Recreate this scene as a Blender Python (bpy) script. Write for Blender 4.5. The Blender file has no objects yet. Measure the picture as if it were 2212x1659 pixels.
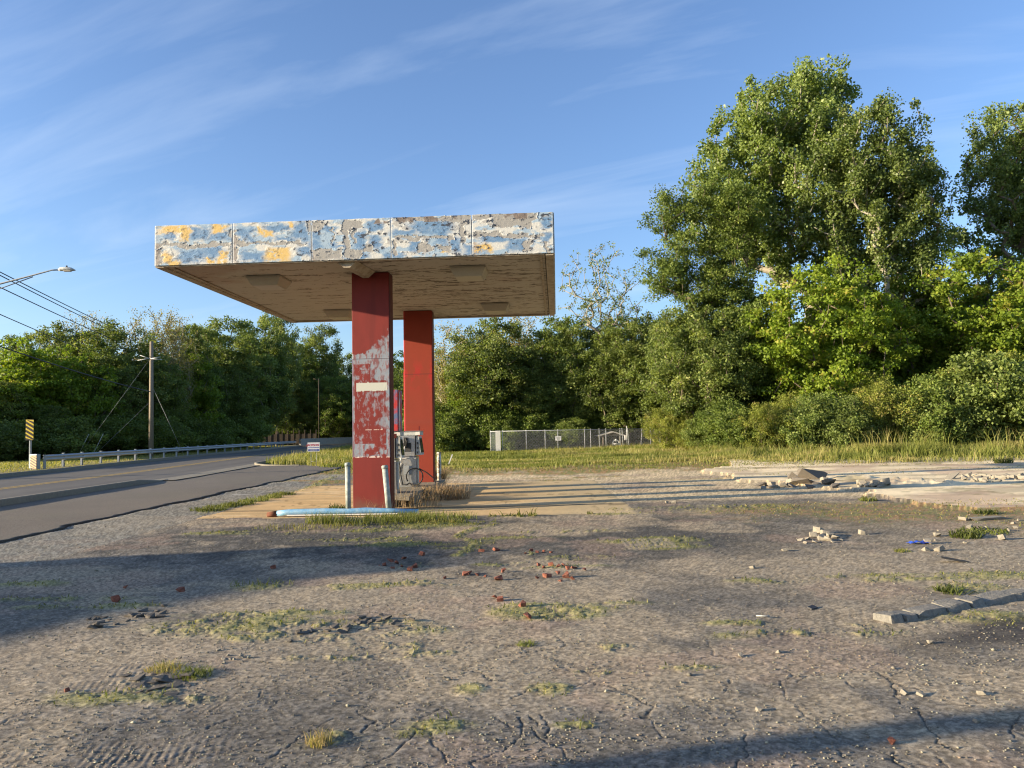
import bpy, bmesh, math, random
import numpy as np
from mathutils import Vector, Matrix
R_ = math.radians
random.seed(7)
SC = bpy.context.scene
COL = SC.collection

# ------------------------------------------------------------------ camera, sky, sun, exposure
PW, PH, FP = 2212.0, 1659.0, 1661.0          # measuring frame of the photograph
PITCH, ROLL, EYE = R_(3.5), R_(1.1), 1.6
_F = Vector((0, math.cos(PITCH), math.sin(PITCH)))
_U0 = Vector((0, -math.sin(PITCH), math.cos(PITCH)))
_R0 = Vector((1, 0, 0))
_Rc = _R0 * math.cos(ROLL) - _U0 * math.sin(ROLL)
_Uc = _R0 * math.sin(ROLL) + _U0 * math.cos(ROLL)
cd = bpy.data.cameras.new('camera'); cam = bpy.data.objects.new('camera', cd); COL.objects.link(cam)
m = Matrix.Identity(4)
for i in range(3):
    m[i][0] = _Rc[i]; m[i][1] = _Uc[i]; m[i][2] = -_F[i]
m[2][3] = EYE
cam.matrix_world = m
cd.sensor_width = 36; cd.lens = 36 * FP / PW
cd.clip_start = 0.05; cd.clip_end = 6000
SC.camera = cam

SUN_AZ, SUN_EL = 13.0, 11.5                  # light travels towards +X, turned 13 deg towards +Y
w = bpy.data.worlds.new('World'); SC.world = w; w.use_nodes = True
nt = w.node_tree; N = nt.nodes; L = nt.links; N.clear()
out = N.new('ShaderNodeOutputWorld'); bg = N.new('ShaderNodeBackground'); sky = N.new('ShaderNodeTexSky')
sky.sky_type = 'NISHITA'; sky.sun_disc = False
sky.sun_elevation = R_(SUN_EL); sky.sun_rotation = R_(257)
sky.air_density = 1.0; sky.dust_density = 0.8; sky.ozone_density = 3.2
tc = N.new('ShaderNodeTexCoord')
sep = N.new('ShaderNodeSeparateXYZ'); L.new(tc.outputs['Generated'], sep.inputs[0])
addz = N.new('ShaderNodeMath'); addz.operation = 'ADD'; addz.inputs[1].default_value = 0.12; L.new(sep.outputs['Z'], addz.inputs[0])
dv = N.new('ShaderNodeVectorMath'); dv.operation = 'DIVIDE'
cmb = N.new('ShaderNodeCombineXYZ')
for k in range(3): L.new(addz.outputs[0], cmb.inputs[k])
L.new(tc.outputs['Generated'], dv.inputs[0]); L.new(cmb.outputs[0], dv.inputs[1])
mp = N.new('ShaderNodeMapping'); mp.vector_type = 'TEXTURE'
mp.inputs['Rotation'].default_value = (0, 0, R_(-24)); mp.inputs['Scale'].default_value = (2.6, 0.6, 1); mp.inputs['Location'].default_value = (5.1, 2.6, 0)
L.new(dv.outputs[0], mp.inputs[0])
nz = N.new('ShaderNodeTexNoise'); nz.inputs['Scale'].default_value = 1.9; nz.inputs['Detail'].default_value = 9
nz.inputs['Roughness'].default_value = 0.56; nz.inputs['Distortion'].default_value = 0.5
L.new(mp.outputs[0], nz.inputs['Vector'])
cr = N.new('ShaderNodeValToRGB'); cr.color_ramp.elements[0].position = 0.50; cr.color_ramp.elements[1].position = 0.82
cr.color_ramp.elements[0].color = (0, 0, 0, 1); cr.color_ramp.elements[1].color = (0.30, 0.30, 0.30, 1)
L.new(nz.outputs['Fac'], cr.inputs[0])
hs = N.new('ShaderNodeHueSaturation'); hs.inputs['Saturation'].default_value = 1.0
hs.inputs['Hue'].default_value = 0.502
L.new(sky.outputs[0], hs.inputs['Color'])
tint = N.new('ShaderNodeMix'); tint.data_type = 'RGBA'; tint.blend_type = 'MULTIPLY'; tint.inputs[0].default_value = 1.0
tint.inputs[7].default_value = (1.04, 1.01, 1.08, 1)
L.new(hs.outputs[0], tint.inputs[6])
mx = N.new('ShaderNodeMix'); mx.data_type = 'RGBA'
mx.inputs[7].default_value = (3.4, 3.9, 4.6, 1)
L.new(cr.outputs[0], mx.inputs[0]); L.new(tint.outputs[2], mx.inputs[6])
L.new(mx.outputs[2], bg.inputs['Color']); bg.inputs['Strength'].default_value = 0.104
L.new(bg.outputs[0], out.inputs[0])

sl = bpy.data.lights.new('sun', 'SUN'); sl.energy = 5.0; sl.angle = R_(0.53); sl.color = (1.0, 0.83, 0.60)
so = bpy.data.objects.new('sun', sl); COL.objects.link(so)
ldir = Vector((math.cos(R_(SUN_AZ)) * math.cos(R_(SUN_EL)), math.sin(R_(SUN_AZ)) * math.cos(R_(SUN_EL)), -math.sin(R_(SUN_EL))))
so.rotation_euler = ldir.to_track_quat('-Z', 'Y').to_euler(); so.location = (-30, -8, 12)
SC.view_settings.view_transform = 'Standard'; SC.view_settings.look = 'None'
SC.view_settings.exposure = 1.4; SC.view_settings.gamma = 1.0
SC.render.engine = 'CYCLES'
SC.cycles.pixel_filter_type = 'BLACKMAN_HARRIS'; SC.cycles.filter_width = 1.15
SC.cycles.max_bounces = 6; SC.cycles.diffuse_bounces = 3; SC.cycles.transparent_max_bounces = 8
SC.cycles.caustics_reflective = False; SC.cycles.caustics_refractive = False

# ------------------------------------------------------------------ measuring helpers
def ray(px, py):
    d = _F * FP + _Rc * (px - PW / 2) + _Uc * (PH / 2 - py)
    return d / d.y
def at(px, py, z=0.0):                       # point on the level z that the photograph shows at px,py
    d = ray(px, py); t = (z - EYE) / d.z
    return Vector((d.x * t, d.y * t, z))
def pt(px, py, Y):                           # point at distance Y
    d = ray(px, py); return Vector((d.x * Y, Y, EYE + d.z * Y))

def sstep(a, b, x):
    t = np.clip((np.asarray(x, float) - a) / (b - a), 0, 1); return t * t * (3 - 2 * t)
def terr(x, y):
    return sstep(26, 50, y) * (0.16 * sstep(-9, -2, x) + 0.2 * sstep(-2, 12, x))

# ------------------------------------------------------------------ numpy noise
def vnoise(x, y, seed=0):
    rs = np.random.RandomState(seed); T = rs.rand(256, 256)
    xi = np.floor(x).astype(int); yi = np.floor(y).astype(int); fx = x - xi; fy = y - yi
    fx = fx * fx * (3 - 2 * fx); fy = fy * fy * (3 - 2 * fy)
    a = T[xi & 255, yi & 255]; b = T[(xi + 1) & 255, yi & 255]; c = T[xi & 255, (yi + 1) & 255]; d = T[(xi + 1) & 255, (yi + 1) & 255]
    return (a * (1 - fx) + b * fx) * (1 - fy) + (c * (1 - fx) + d * fx) * fy
def fbm(x, y, seed=0, octv=5, gain=0.55):
    s = 0; a = 1; t = 0
    for o in range(octv):
        c, q = math.cos(o * 1.3), math.sin(o * 1.3); k = 2 ** o
        s = s + a * vnoise((x * c - y * q) * k + 17.3 * o, (x * q + y * c) * k + 9.1 * o, seed + o); t += a; a *= gain
    return s / t
def voro(x, y, seed=0):                      # distance to cell edge (F2-F1)
    rs = np.random.RandomState(seed); JX = rs.rand(256, 256); JY = rs.rand(256, 256)
    xi = np.floor(x).astype(int); yi = np.floor(y).astype(int)
    f1 = np.full(x.shape, 9.0); f2 = np.full(x.shape, 9.0)
    for i in (-1, 0, 1):
        for j in (-1, 0, 1):
            cx = xi + i; cy = yi + j
            d = np.hypot(cx + JX[cx & 255, cy & 255] - x, cy + JY[cx & 255, cy & 255] - y)
            f2 = np.minimum(f2, np.maximum(f1, d)); f1 = np.minimum(f1, d)
    return f2 - f1
def lerp3(C, c2, m):
    m = np.clip(m, 0, 1)[..., None]; return C * (1 - m) + np.array(c2) * m

# ------------------------------------------------------------------ mesh helpers
def nmesh(name, V, Fc, mat, parent=None, col=None, smooth=False, attr=None):
    V = np.ascontiguousarray(V, dtype=np.float32).reshape(-1, 3); Fc = np.ascontiguousarray(Fc, dtype=np.int32)
    me = bpy.data.meshes.new(name); n = Fc.shape[1]
    me.vertices.add(len(V)); me.vertices.foreach_set('co', V.ravel())
    me.loops.add(Fc.size); me.loops.foreach_set('vertex_index', Fc.ravel())
    me.polygons.add(len(Fc)); me.polygons.foreach_set('loop_start', np.arange(0, Fc.size, n, dtype=np.int32))
    if smooth: me.polygons.foreach_set('use_smooth', np.ones(len(Fc), bool))
    if col is not None:
        a = me.attributes.new('Col', 'FLOAT_COLOR', 'POINT')
        c = np.ones((len(V), 4), np.float32); c[:, :3] = col; a.data.foreach_set('color', c.ravel())
    if attr is not None:
        a = me.attributes.new('rnd', 'FLOAT', 'POINT'); a.data.foreach_set('value', np.asarray(attr, np.float32))
    me.update(calc_edges=True)
    if mat: me.materials.append(mat)
    o = bpy.data.objects.new(name, me); COL.objects.link(o)
    if parent: o.parent = parent
    return o

class MB:                                    # collects simple shapes into one mesh
    def __init__(s): s.bm = bmesh.new()
    def box(s, c, d, rot=None, taper=None, bevel=0):
        c = Vector(c); hx, hy, hz = d[0] / 2, d[1] / 2, d[2] / 2; vs = []
        for z in (-1, 1):
            k = 1 if (z > 0 or taper is None) else taper
            for x, y in ((-1, -1), (1, -1), (1, 1), (-1, 1)):
                p = Vector((x * hx * k, y * hy * k, z * hz))
                if rot is not None: p = rot @ p
                vs.append(s.bm.verts.new(c + p))
        fs = [(3, 2, 1, 0), (4, 5, 6, 7), (0, 1, 5, 4), (1, 2, 6, 5), (2, 3, 7, 6), (3, 0, 4, 7)]
        ff = [s.bm.faces.new([vs[i] for i in f]) for f in fs]
        if bevel:
            es = set(e for f in ff for e in f.edges)
            bmesh.ops.bevel(s.bm, geom=list(es), offset=bevel, segments=2, profile=0.6, affect='EDGES')
        return s
    def tube(s, pts, r, n=8, cap=True):
        pts = [Vector(p) for p in pts]; rs = r if isinstance(r, (list, tuple)) else [r] * len(pts)
        rings = []; prev = None
        for i, p in enumerate(pts):
            t = (pts[min(i + 1, len(pts) - 1)] - pts[max(i - 1, 0)]).normalized()
            if prev is None:
                a = Vector((0, 0, 1)) if abs(t.z) < 0.9 else Vector((1, 0, 0)); u = t.cross(a).normalized()
            else:
                u = (prev - t * prev.dot(t)).normalized()
            prev = u; v = t.cross(u)
            rings.append([s.bm.verts.new(p + (u * math.cos(2 * math.pi * k / n) + v * math.sin(2 * math.pi * k / n)) * rs[i]) for k in range(n)])
        for a, b in zip(rings[:-1], rings[1:]):
            for k in range(n):
                f = s.bm.faces.new((a[k], a[(k + 1) % n], b[(k + 1) % n], b[k])); f.smooth = True
        if cap:
            s.bm.faces.new(rings[0][::-1]); s.bm.faces.new(rings[-1])
        return s
    def prism(s, poly, d):                   # poly: 3D points in a plane, extruded by d
        d = Vector(d); a = [s.bm.verts.new(Vector(p)) for p in poly]; b = [s.bm.verts.new(Vector(p) + d) for p in poly]; n = len(a)
        s.bm.faces.new(a[::-1]); s.bm.faces.new(b)
        for k in range(n): s.bm.faces.new((a[k], a[(k + 1) % n], b[(k + 1) % n], b[k]))
        return s
    def build(s, name, mat, parent=None):
        bmesh.ops.recalc_face_normals(s.bm, faces=s.bm.faces)
        me = bpy.data.meshes.new(name); s.bm.to_mesh(me); s.bm.free()
        if mat: me.materials.append(mat)
        o = bpy.data.objects.new(name, me); COL.objects.link(o)
        if parent: o.parent = parent
        return o

def tag(o, label=None, cat=None, group=None, kind=None):
    if label: o['label'] = label
    if cat: o['category'] = cat
    if group: o['group'] = group
    if kind: o['kind'] = kind
    return o
def thing(name, label, cat, loc=(0, 0, 0), rz=0, group=None):
    o = bpy.data.objects.new(name, None); COL.objects.link(o); o.empty_display_size = 0.2
    o.location = loc; o.rotation_euler = (0, 0, rz); return tag(o, label, cat, group)
def copy_tree(o, parent=None):
    c = o.copy(); COL.objects.link(c)
    if parent: c.parent = parent
    for ch in list(o.children): copy_tree(ch, c)
    return c

# ------------------------------------------------------------------ materials
def mat(name, col=(0.5, 0.5, 0.5), rough=0.8, metal=0.0, var=0.0, vscale=8.0, bump=0.0, bscale=60.0, attr=False, c2=None, spec=0.3, bdist=0.01, coord='Object'):
    mt = bpy.data.materials.new(name); mt.use_nodes = True; nt = mt.node_tree; N = nt.nodes; L = nt.links
    p = N['Principled BSDF']; p.inputs['Roughness'].default_value = rough; p.inputs['Metallic'].default_value = metal
    p.inputs['Specular IOR Level'].default_value = spec
    tcn = N.new('ShaderNodeTexCoord')
    src = None
    if attr:
        a = N.new('ShaderNodeAttribute'); a.attribute_name = 'Col'; src = a.outputs['Color']
    else:
        rgb = N.new('ShaderNodeRGB'); rgb.outputs[0].default_value = (*col, 1); src = rgb.outputs[0]
    if c2 is not None:
        n = N.new('ShaderNodeTexNoise'); n.inputs['Scale'].default_value = vscale; n.inputs['Detail'].default_value = 8; n.inputs['Roughness'].default_value = 0.62
        L.new(tcn.outputs[coord], n.inputs['Vector'])
        r = N.new('ShaderNodeValToRGB'); r.color_ramp.elements[0].position = 0.45; r.color_ramp.elements[1].position = 0.58
        L.new(n.outputs['Fac'], r.inputs[0])
        x = N.new('ShaderNodeMix'); x.data_type = 'RGBA'; x.inputs[7].default_value = (*c2, 1)
        L.new(r.outputs[0], x.inputs[0]); L.new(src, x.inputs[6]); src = x.outputs[2]
    if var > 0:
        n = N.new('ShaderNodeTexNoise'); n.inputs['Scale'].default_value = vscale * 2.3; n.inputs['Detail'].default_value = 10; n.inputs['Roughness'].default_value = 0.88
        L.new(tcn.outputs[coord], n.inputs['Vector'])
        r = N.new('ShaderNodeMapRange'); r.inputs[1].default_value = 0.3; r.inputs[2].default_value = 0.7; r.inputs[3].default_value = 1 - var; r.inputs[4].default_value = 1 + var
        L.new(n.outputs['Fac'], r.inputs[0])
        x = N.new('ShaderNodeVectorMath'); x.operation = 'SCALE'; L.new(src, x.inputs[0]); L.new(r.outputs[0], x.inputs['Scale']); src = x.outputs[0]
    L.new(src, p.inputs['Base Color'])
    if bump > 0:
        n = N.new('ShaderNodeTexNoise'); n.inputs['Scale'].default_value = bscale; n.inputs['Detail'].default_value = 6; n.inputs['Roughness'].default_value = 0.65
        L.new(tcn.outputs[coord], n.inputs['Vector'])
        b = N.new('ShaderNodeBump'); b.inputs['Strength'].default_value = bump; b.inputs['Distance'].default_value = bdist
        L.new(n.outputs['Fac'], b.inputs['Height']); L.new(b.outputs[0], p.inputs['Normal'])
    return mt

def leafmat(name, stops, trans=0.35, rough=0.55):
    mt = bpy.data.materials.new(name); mt.use_nodes = True; nt = mt.node_tree; N = nt.nodes; L = nt.links
    p = N['Principled BSDF']; o = N['Material Output']; p.inputs['Roughness'].default_value = rough; p.inputs['Specular IOR Level'].default_value = 0.25
    a = N.new('ShaderNodeAttribute'); a.attribute_name = 'rnd'
    r = N.new('ShaderNodeValToRGB'); el = r.color_ramp.elements
    while len(el) < len(stops): el.new(0.5)
    for e, (q, c) in zip(el, stops): e.position = q; e.color = (*c, 1)
    L.new(a.outputs['Fac'], r.inputs[0])
    oi = N.new('ShaderNodeObjectInfo')
    mr = N.new('ShaderNodeMapRange'); mr.inputs[3].default_value = 0.82; mr.inputs[4].default_value = 1.2; L.new(oi.outputs['Random'], mr.inputs[0])
    sc = N.new('ShaderNodeVectorMath'); sc.operation = 'SCALE'; L.new(r.outputs[0], sc.inputs[0]); L.new(mr.outputs[0], sc.inputs['Scale'])
    L.new(sc.outputs[0], p.inputs['Base Color'])
    t = N.new('ShaderNodeBsdfTranslucent'); tm = N.new('ShaderNodeVectorMath'); tm.operation = 'MULTIPLY'; tm.inputs[1].default_value = (1.5, 1.5, 0.6)
    L.new(sc.outputs[0], tm.inputs[0]); L.new(tm.outputs[0], t.inputs['Color'])
    ms = N.new('ShaderNodeMixShader'); ms.inputs[0].default_value = trans
    L.new(p.outputs[0], ms.inputs[1]); L.new(t.outputs[0], ms.inputs[2]); L.new(ms.outputs[0], o.inputs[0])
    return mt

M = {}
M['ground'] = mat('ground_soil', attr=True, rough=0.95, var=0.22, vscale=2.2, bump=0.6, bscale=25, bdist=0.03, coord='Object', spec=0.1)
M['lot'] = mat('weathered_asphalt', attr=True, rough=0.92, var=0.9, vscale=14, bump=0.55, bscale=150, bdist=0.005, spec=0.15)
M['slab'] = mat('old_concrete', attr=True, rough=0.9, var=0.14, vscale=6, bump=0.5, bscale=90, bdist=0.005, spec=0.0)
M['drive'] = mat('newer_asphalt', attr=True, rough=0.9, var=0.45, vscale=12, bump=0.9, bscale=110, bdist=0.009, spec=0.15)
M['road'] = mat('road_asphalt', attr=True, rough=0.75, var=0.12, vscale=6, bump=0.3, bscale=120, bdist=0.004)
M['kerb'] = mat('kerb_concrete', (0.21, 0.19, 0.145), 0.9, var=0.25, vscale=3, bump=0.5, bscale=40)
M['yellow'] = mat('yellow_line', (0.50, 0.33, 0.07), 0.8, var=0.2, vscale=4)
M['paint'] = mat('peeling_paint', attr=True, rough=0.6, var=0.05, vscale=20, bump=0.3, bscale=40, bdist=0.004)
M['soffit'] = mat('peeling_soffit', attr=True, rough=0.85, var=0.06, vscale=5, bump=0.25, bscale=40, bdist=0.004)
M['trim'] = mat('soffit_trim', (0.40, 0.34, 0.25), 0.8, var=0.12, vscale=6, c2=(0.30, 0.24, 0.17))
M['fixture'] = mat('fixture_paint', (0.40, 0.355, 0.28), 0.7, var=0.1, vscale=5)
M['lens'] = mat('dusty_lens', (0.44, 0.385, 0.29), 0.4, var=0.1)
M['red'] = mat('red_paint', (0.21, 0.025, 0.018), 0.5, var=0.14, vscale=2)
M['darkred'] = mat('dark_red_paint', (0.09, 0.014, 0.012), 0.6, var=0.2, vscale=3)
M['galv'] = mat('galvanised_steel', (0.36, 0.38, 0.39), 0.5, metal=0.35, var=0.15, vscale=5)
M['galv2'] = mat('weathered_galvanised', (0.30, 0.32, 0.33), 0.55, metal=0.25, var=0.2, vscale=3)
M['steel'] = mat('stainless_steel', (0.52, 0.51, 0.48), 0.38, metal=0.85, var=0.35, vscale=3.0, bump=0.25, bscale=6, bdist=0.02)
M['dkmetal'] = mat('dark_metal', (0.05, 0.05, 0.05), 0.6, var=0.3)
M['rubber'] = mat('black_rubber', (0.018, 0.018, 0.018), 0.6)
M['whitep'] = mat('white_paint', (0.68, 0.66, 0.6), 0.6, var=0.1, vscale=6)
M['greyp'] = mat('pale_grey_paint', (0.48, 0.50, 0.47), 0.6, var=0.12, vscale=8, c2=(0.30, 0.30, 0.27))
M['bollardw'] = mat('flaking_white_paint', (0.62, 0.60, 0.52), 0.7, var=0.1, vscale=9, c2=(0.17, 0.12, 0.08))
M['bollardg'] = mat('grey_green_paint', (0.22, 0.26, 0.23), 0.6, var=0.2, vscale=7, c2=(0.36, 0.38, 0.34))
M['bluep'] = mat('light_blue_paint', (0.15, 0.33, 0.50), 0.55, var=0.2, vscale=9, c2=(0.24, 0.40, 0.52), bump=.5, bscale=25)
M['rust'] = mat('rust', (0.14, 0.055, 0.03), 0.9, var=0.35, vscale=14, bump=0.4)
M['wood'] = mat('pole_wood', (0.24, 0.20, 0.145), 0.9, var=0.3, vscale=4, bump=0.4, bscale=30)
M['fencewood'] = mat('fence_wood', (0.055, 0.043, 0.032), 0.9, var=0.25, vscale=3)
M['bark'] = mat('bark', (0.15, 0.12, 0.085), 0.95, var=0.35, vscale=3, bump=0.6, bscale=12, bdist=0.03)
M['palebark'] = mat('pale_bark', (0.30, 0.27, 0.21), 0.9, var=0.3, vscale=2, bump=0.5, bscale=12, bdist=0.03)
M['brick'] = mat('red_brick', (0.17, 0.06, 0.038), 0.95, var=0.35, vscale=18, bump=0.6, bscale=60, c2=(0.24, 0.10, 0.065))
M['rubble'] = mat('broken_concrete', (0.25, 0.225, 0.175), 0.95, var=0.25, vscale=12, bump=0.7, bscale=40)
M['asphchunk'] = mat('broken_asphalt', (0.13, 0.115, 0.095), 0.95, var=0.3, vscale=14, bump=0.8, bscale=40)
M['wire'] = mat('cable_black', (0.03, 0.03, 0.035), 0.6)
M['signyellow'] = mat('sign_yellow', (0.62, 0.46, 0.04), 0.5, var=0.05)
M['signorange'] = mat('sign_faded_orange', (0.50, 0.30, 0.14), 0.6, var=0.15, vscale=9)
M['signblack'] = mat('sign_black', (0.02, 0.012, 0.012), 0.5)
M['signred'] = mat('sign_red', (0.45, 0.03, 0.04), 0.5)
M['signblue'] = mat('sign_blue', (0.06, 0.09, 0.27), 0.5)
M['signwhite'] = mat('sign_white', (0.62, 0.62, 0.60), 0.5)
M['roofmetal'] = mat('roof_shingle', (0.45, 0.42, 0.36), 0.8, var=0.2, vscale=6)
M['wall'] = mat('rendered_wall', (0.45, 0.42, 0.36), 0.9, var=0.1, vscale=2)
M['glass'] = mat('dark_glass', (0.03, 0.035, 0.04), 0.1, spec=0.6)
M['bluelitter'] = mat('blue_plastic', (0.03, 0.08, 0.45), 0.35)
M['parapet'] = mat('parapet_concrete', (0.30, 0.28, 0.24), 0.9, var=0.25, vscale=1.5)

# ------------------------------------------------------------------ the lot: one fine grid split into paved areas
ROAD_NEAR = [(-11.6, -40), (-11.9, 5), (-12.7, 19), (-13.2, 31), (-14.6, 46), (-17.2, 70), (-20, 95), (-20.5, 125), (-15, 155), (-2, 190)]
ROAD_FAR = [(-20.5, -40), (-20.8, 5), (-21.2, 25), (-22.2, 37), (-25.8, 65), (-27.2, 80), (-29.2, 98), (-30.2, 112), (-27.5, 128), (-24, 158), (-10, 196)]
def polyx(line, y):
    return np.interp(y, [p[1] for p in line], [p[0] for p in line])

NT, NR = 1250, 560
tt = np.linspace(-1.05, 1.05, NT); pyy = np.linspace(2.35, 0, 1)
inv = np.linspace(1 / 2.5, 1 / 40.0, NR)     # even steps in 1/distance
yy = 1 / inv
T, Y = np.meshgrid(tt, yy); X = T * Y
def P(cx, cy, ox, oy, s): return at((ox + cx / s) * 0.72, (oy + cy / s) * 0.72)

h = np.zeros_like(X)
big = fbm(X * 0.35, Y * 0.35, 1, 5); mid = fbm(X * 1.7, Y * 1.7, 11, 5); fine = fbm(X * 9, Y * 9, 21, 4); vf = fbm(X * 38, Y * 38, 31, 3)
h += (big - 0.5) * 0.05 + (mid - 0.5) * 0.022
# regions
edge1 = -8.25 + (fbm(Y * 0.8, Y * 0 + 3, 5, 4) - 0.5) * 0.5
edge2 = -6.3 + (fbm(Y * 0.9, Y * 0 + 7, 6, 4) - 0.5) * 0.25
is_drive = (X < edge1) & (Y > 3); dfac = 1 - sstep(-.05, .02, X - edge1)
slab_r = 2.35 + (Y - 15) * 0.02
is_slab = (X > edge2) & (X < slab_r) & (Y > 15.0 + (X + 2) * -0.055 + (fbm(X * 1.2, X * 0 + 1, 8, 4) - 0.5) * 0.35) & (Y < 24.6)
padedge = 8.3 - 1.2 * sstep(17, 23, Y) + (fbm(Y * 0.7, Y * 0 + 2, 9, 4) - 0.5) * 1.4 + 2.5 * sstep(28, 34, Y)
is_pad = (X > padedge) & (Y > 14.2 - (X - 8.5) * 0.05 + (fbm(X * 0.8, X * 0 + 5, 19, 4) - 0.5) * 1.2) & (Y < 34.6) & (X < 27)

asph = np.zeros(X.shape + (3,)) + np.array((0.180, 0.160, 0.127))
asph *= (0.72 + 0.56 * mid)[..., None] * (0.80 + 0.4 * fine)[..., None]
# darker sealed zone in the middle distance, paler worn zone to the left and right
def blob(cx, cy, rx, ry, ang=0.0, soft=0.35, seed=3, k=1.0, ns=1.2):
    c, s = math.cos(ang), math.sin(ang); dx = X - cx; dy = Y - cy
    u = (dx * c + dy * s) / rx; v = (-dx * s + dy * c) / ry
    r = np.sqrt(u * u + v * v) + (fbm(X * ns, Y * ns, seed, 5) - 0.5) * 1.3 * k
    return 1 - sstep(1 - soft, 1 + soft, r)
asph = lerp3(asph, (0.080, 0.076, 0.066), 0.85 * blob(-.6, 12.2, 5.4, 2.0, 0, 0.25, 41, 1.6, 3.2))
asph = lerp3(asph, (0.095, 0.089, 0.076), 0.6 * blob(2.6, 10.4, 3.0, 2.6, 0, 0.2, 42, 3.0, 3.4))
sand = sstep(0.49, 0.60, fbm(X * 0.55 + 3, Y * 0.55, 51, 6)) * 0.85
sand = np.maximum(sand, blob(4.6, 8.9, 2.6, 1.5, 0.1, 0.5, 43) * 0.9)
sand = np.maximum(sand, blob(-0.6, 8.0, 2.6, 0.7, 0.1, 0.5, 44) * 0.8)
sand = np.maximum(sand, blob(-2.6, 5.8, 1.6, 1.0, 0.3, 0.5, 45) * 0.85)
sand = np.maximum(sand, blob(7.0, 11.0, 3.0, 1.8, 0.1, 0.5, 46) * 0.7)
sand = np.maximum(sand, blob(3.5, 6.6, 2.2, 0.5, 0.1, 0.5, 48) * 0.6)
back = sstep(16.6, 17.8, Y + (mid - .5) * 1.2) * (X > -5) * (1 - .45 * sstep(.5, .62, fbm(X * .3, Y * 1.1, 53, 5)))
sand = np.maximum(sand, back)
asph = lerp3(asph, (0.37, 0.30, 0.20), sand * (0.55 + 0.6 * fine))
asph = lerp3(asph, (0.62, 0.49, 0.29), back * (.6 + .5 * mid))
pinkish = sstep(0.56, 0.68, fbm(X * 0.9, Y * 0.9 + 9, 61, 5))
asph = lerp3(asph, (0.32, 0.23, 0.165), pinkish * 0.45)
# rough gravel strip between the newer asphalt and the slab
gr = ((X > edge1) & (X < edge2) & (Y > 10)) * 0.7
asph = lerp3(asph, (0.25, 0.24, 0.195), gr * (0.4 + 0.8 * vf))
# coarse aggregate speckle
asph *= (0.70 + 0.60 * sstep(0.3, 0.75, vf))[..., None]
h += (vf - 0.5) * 0.0035 + (fine - 0.5) * 0.004
# moss and low weeds
moss = np.zeros_like(X)
def mblob(px, py, rx, ry, ang=0, k=1.0, seed=70, ns=2.5):
    global moss
    c = at(px, py); moss = np.maximum(moss, k * blob(c.x, c.y, rx, ry, ang, 0.4, seed, 1.0, ns))
def segdist(X, Y, a, b):
    dx, dy = b[0] - a[0], b[1] - a[1]; t = np.clip(((X - a[0]) * dx + (Y - a[1]) * dy) / (dx * dx + dy * dy + 1e-9), 0, 1)
    return np.hypot(X - a[0] - t * dx, Y - a[1] - t * dy)
for a in [(500, 1340, .75, .22), (430, 1352, .35, .22), (560, 1322, .6, .15), (700, 1345, .6, .2), (830, 1350, .5, .25), (640, 1372, .55, .10),
          (830, 1385, .35, .12), (760, 1412, .4, .08), (870, 1400, .3, .10), (1150, 1318, .35, .22), (1260, 1312, .35, .22), (1200, 1325, .5, .15),
          (370, 1465, .3, .12), (300, 1490, .2, .08), (420, 1460, .12, .1), (1480, 1435, .25, .05), (1760, 1362, .6, .14), (1860, 1352, .4, .15),
          (2070, 1268, .35, .2), (2000, 1248, 1.0, .1), (560, 1262, .35, .2), (830, 1258, .9, .1), (1010, 1180, .45, .12), (480, 1150, .8, .2),
          (690, 1145, 1.2, .3), (880, 1132, 1.3, .5), (560, 1150, .4, .15), (1090, 1113, .8, .15), (1330, 1108, .9, .12), (1240, 1200, .5, .2),
          (200, 1305, .8, .15), (2120, 1330, .4, .2), (1590, 1340, .3, .08), (1330, 1390, .12, .12), (700, 1590, .2, .12), (940, 1560, .2, .1), (1240, 1560, .12, .05), (1400, 1165, .7, .3), (1420, 1175, .4, .25), (1560, 1095, 2.0, .5), (540, 1352, .9, .12), (760, 1338, .5, .1), (300, 1500, .5, .15), (150, 1290, .6, .1), (460, 1345, .3, .3), (620, 1352, .3, .25), (1215, 1300, .7, .1), (880, 1172, 1.0, .25), (760, 1162, .8, .2), (1110, 1158, .5, .15), (1240, 1145, .8, .15), (1450, 1180, .5, .2), (1700, 1250, .6, .12), (1900, 1240, .5, .1), (2150, 1240, .5, .2), (1010, 1480, .1, .1), (1190, 1480, .12, .1), (1320, 1440, .2, .06), (1080, 1215, .3, .1), (890, 1215, .25, .2), (1200, 1221, .5, .08), (60, 1260, .6, .15)]:
    mblob(*a, seed=70 + int(a[0]) % 9)
mline = []
def mpoly(pts, w, k=1.0):
    global moss
    ws = [at(*p) for p in pts]
    for a, b in zip(ws[:-1], ws[1:]):
        mline.append((a, b, w))
        d = segdist(X + (fine - .5) * .12, Y + (mid - .5) * .25, a, b); moss = np.maximum(moss, k * (1 - sstep(w * 0.5, w * 1.4, d)))
mpoly([(985, 1158), (1005, 1147), (1030, 1137), (1075, 1130)], .10)
mpoly([(1005, 1160), (1028, 1166), (1022, 1180), (1000, 1190), (985, 1196)], .09)
mpoly([(735, 1265), (800, 1262), (880, 1254), (925, 1248)], .09)
mpoly([(1150, 1188), (1145, 1205), (1120, 1218)], .07)
mpoly([(439, 1108), (480, 1096), (540, 1085), (600, 1070), (640, 1062), (680, 1048), (737, 1020)], .20)
mpoly([(2100, 1098), (2180, 1092)], .1)
moss *= sstep(0.40, 0.56, mid * .5 + fine * 0.3 + vf * .2)
weedy = blob(7.2, 14.3, 3.2, 1.7, 0.0, 0.5, 91, 1.0, 1.0) * 0.9
weedy = np.maximum(weedy, blob(9.5, 11.8, 2.2, 1.0, 0.1, 0.5, 92) * 0.9)
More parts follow.
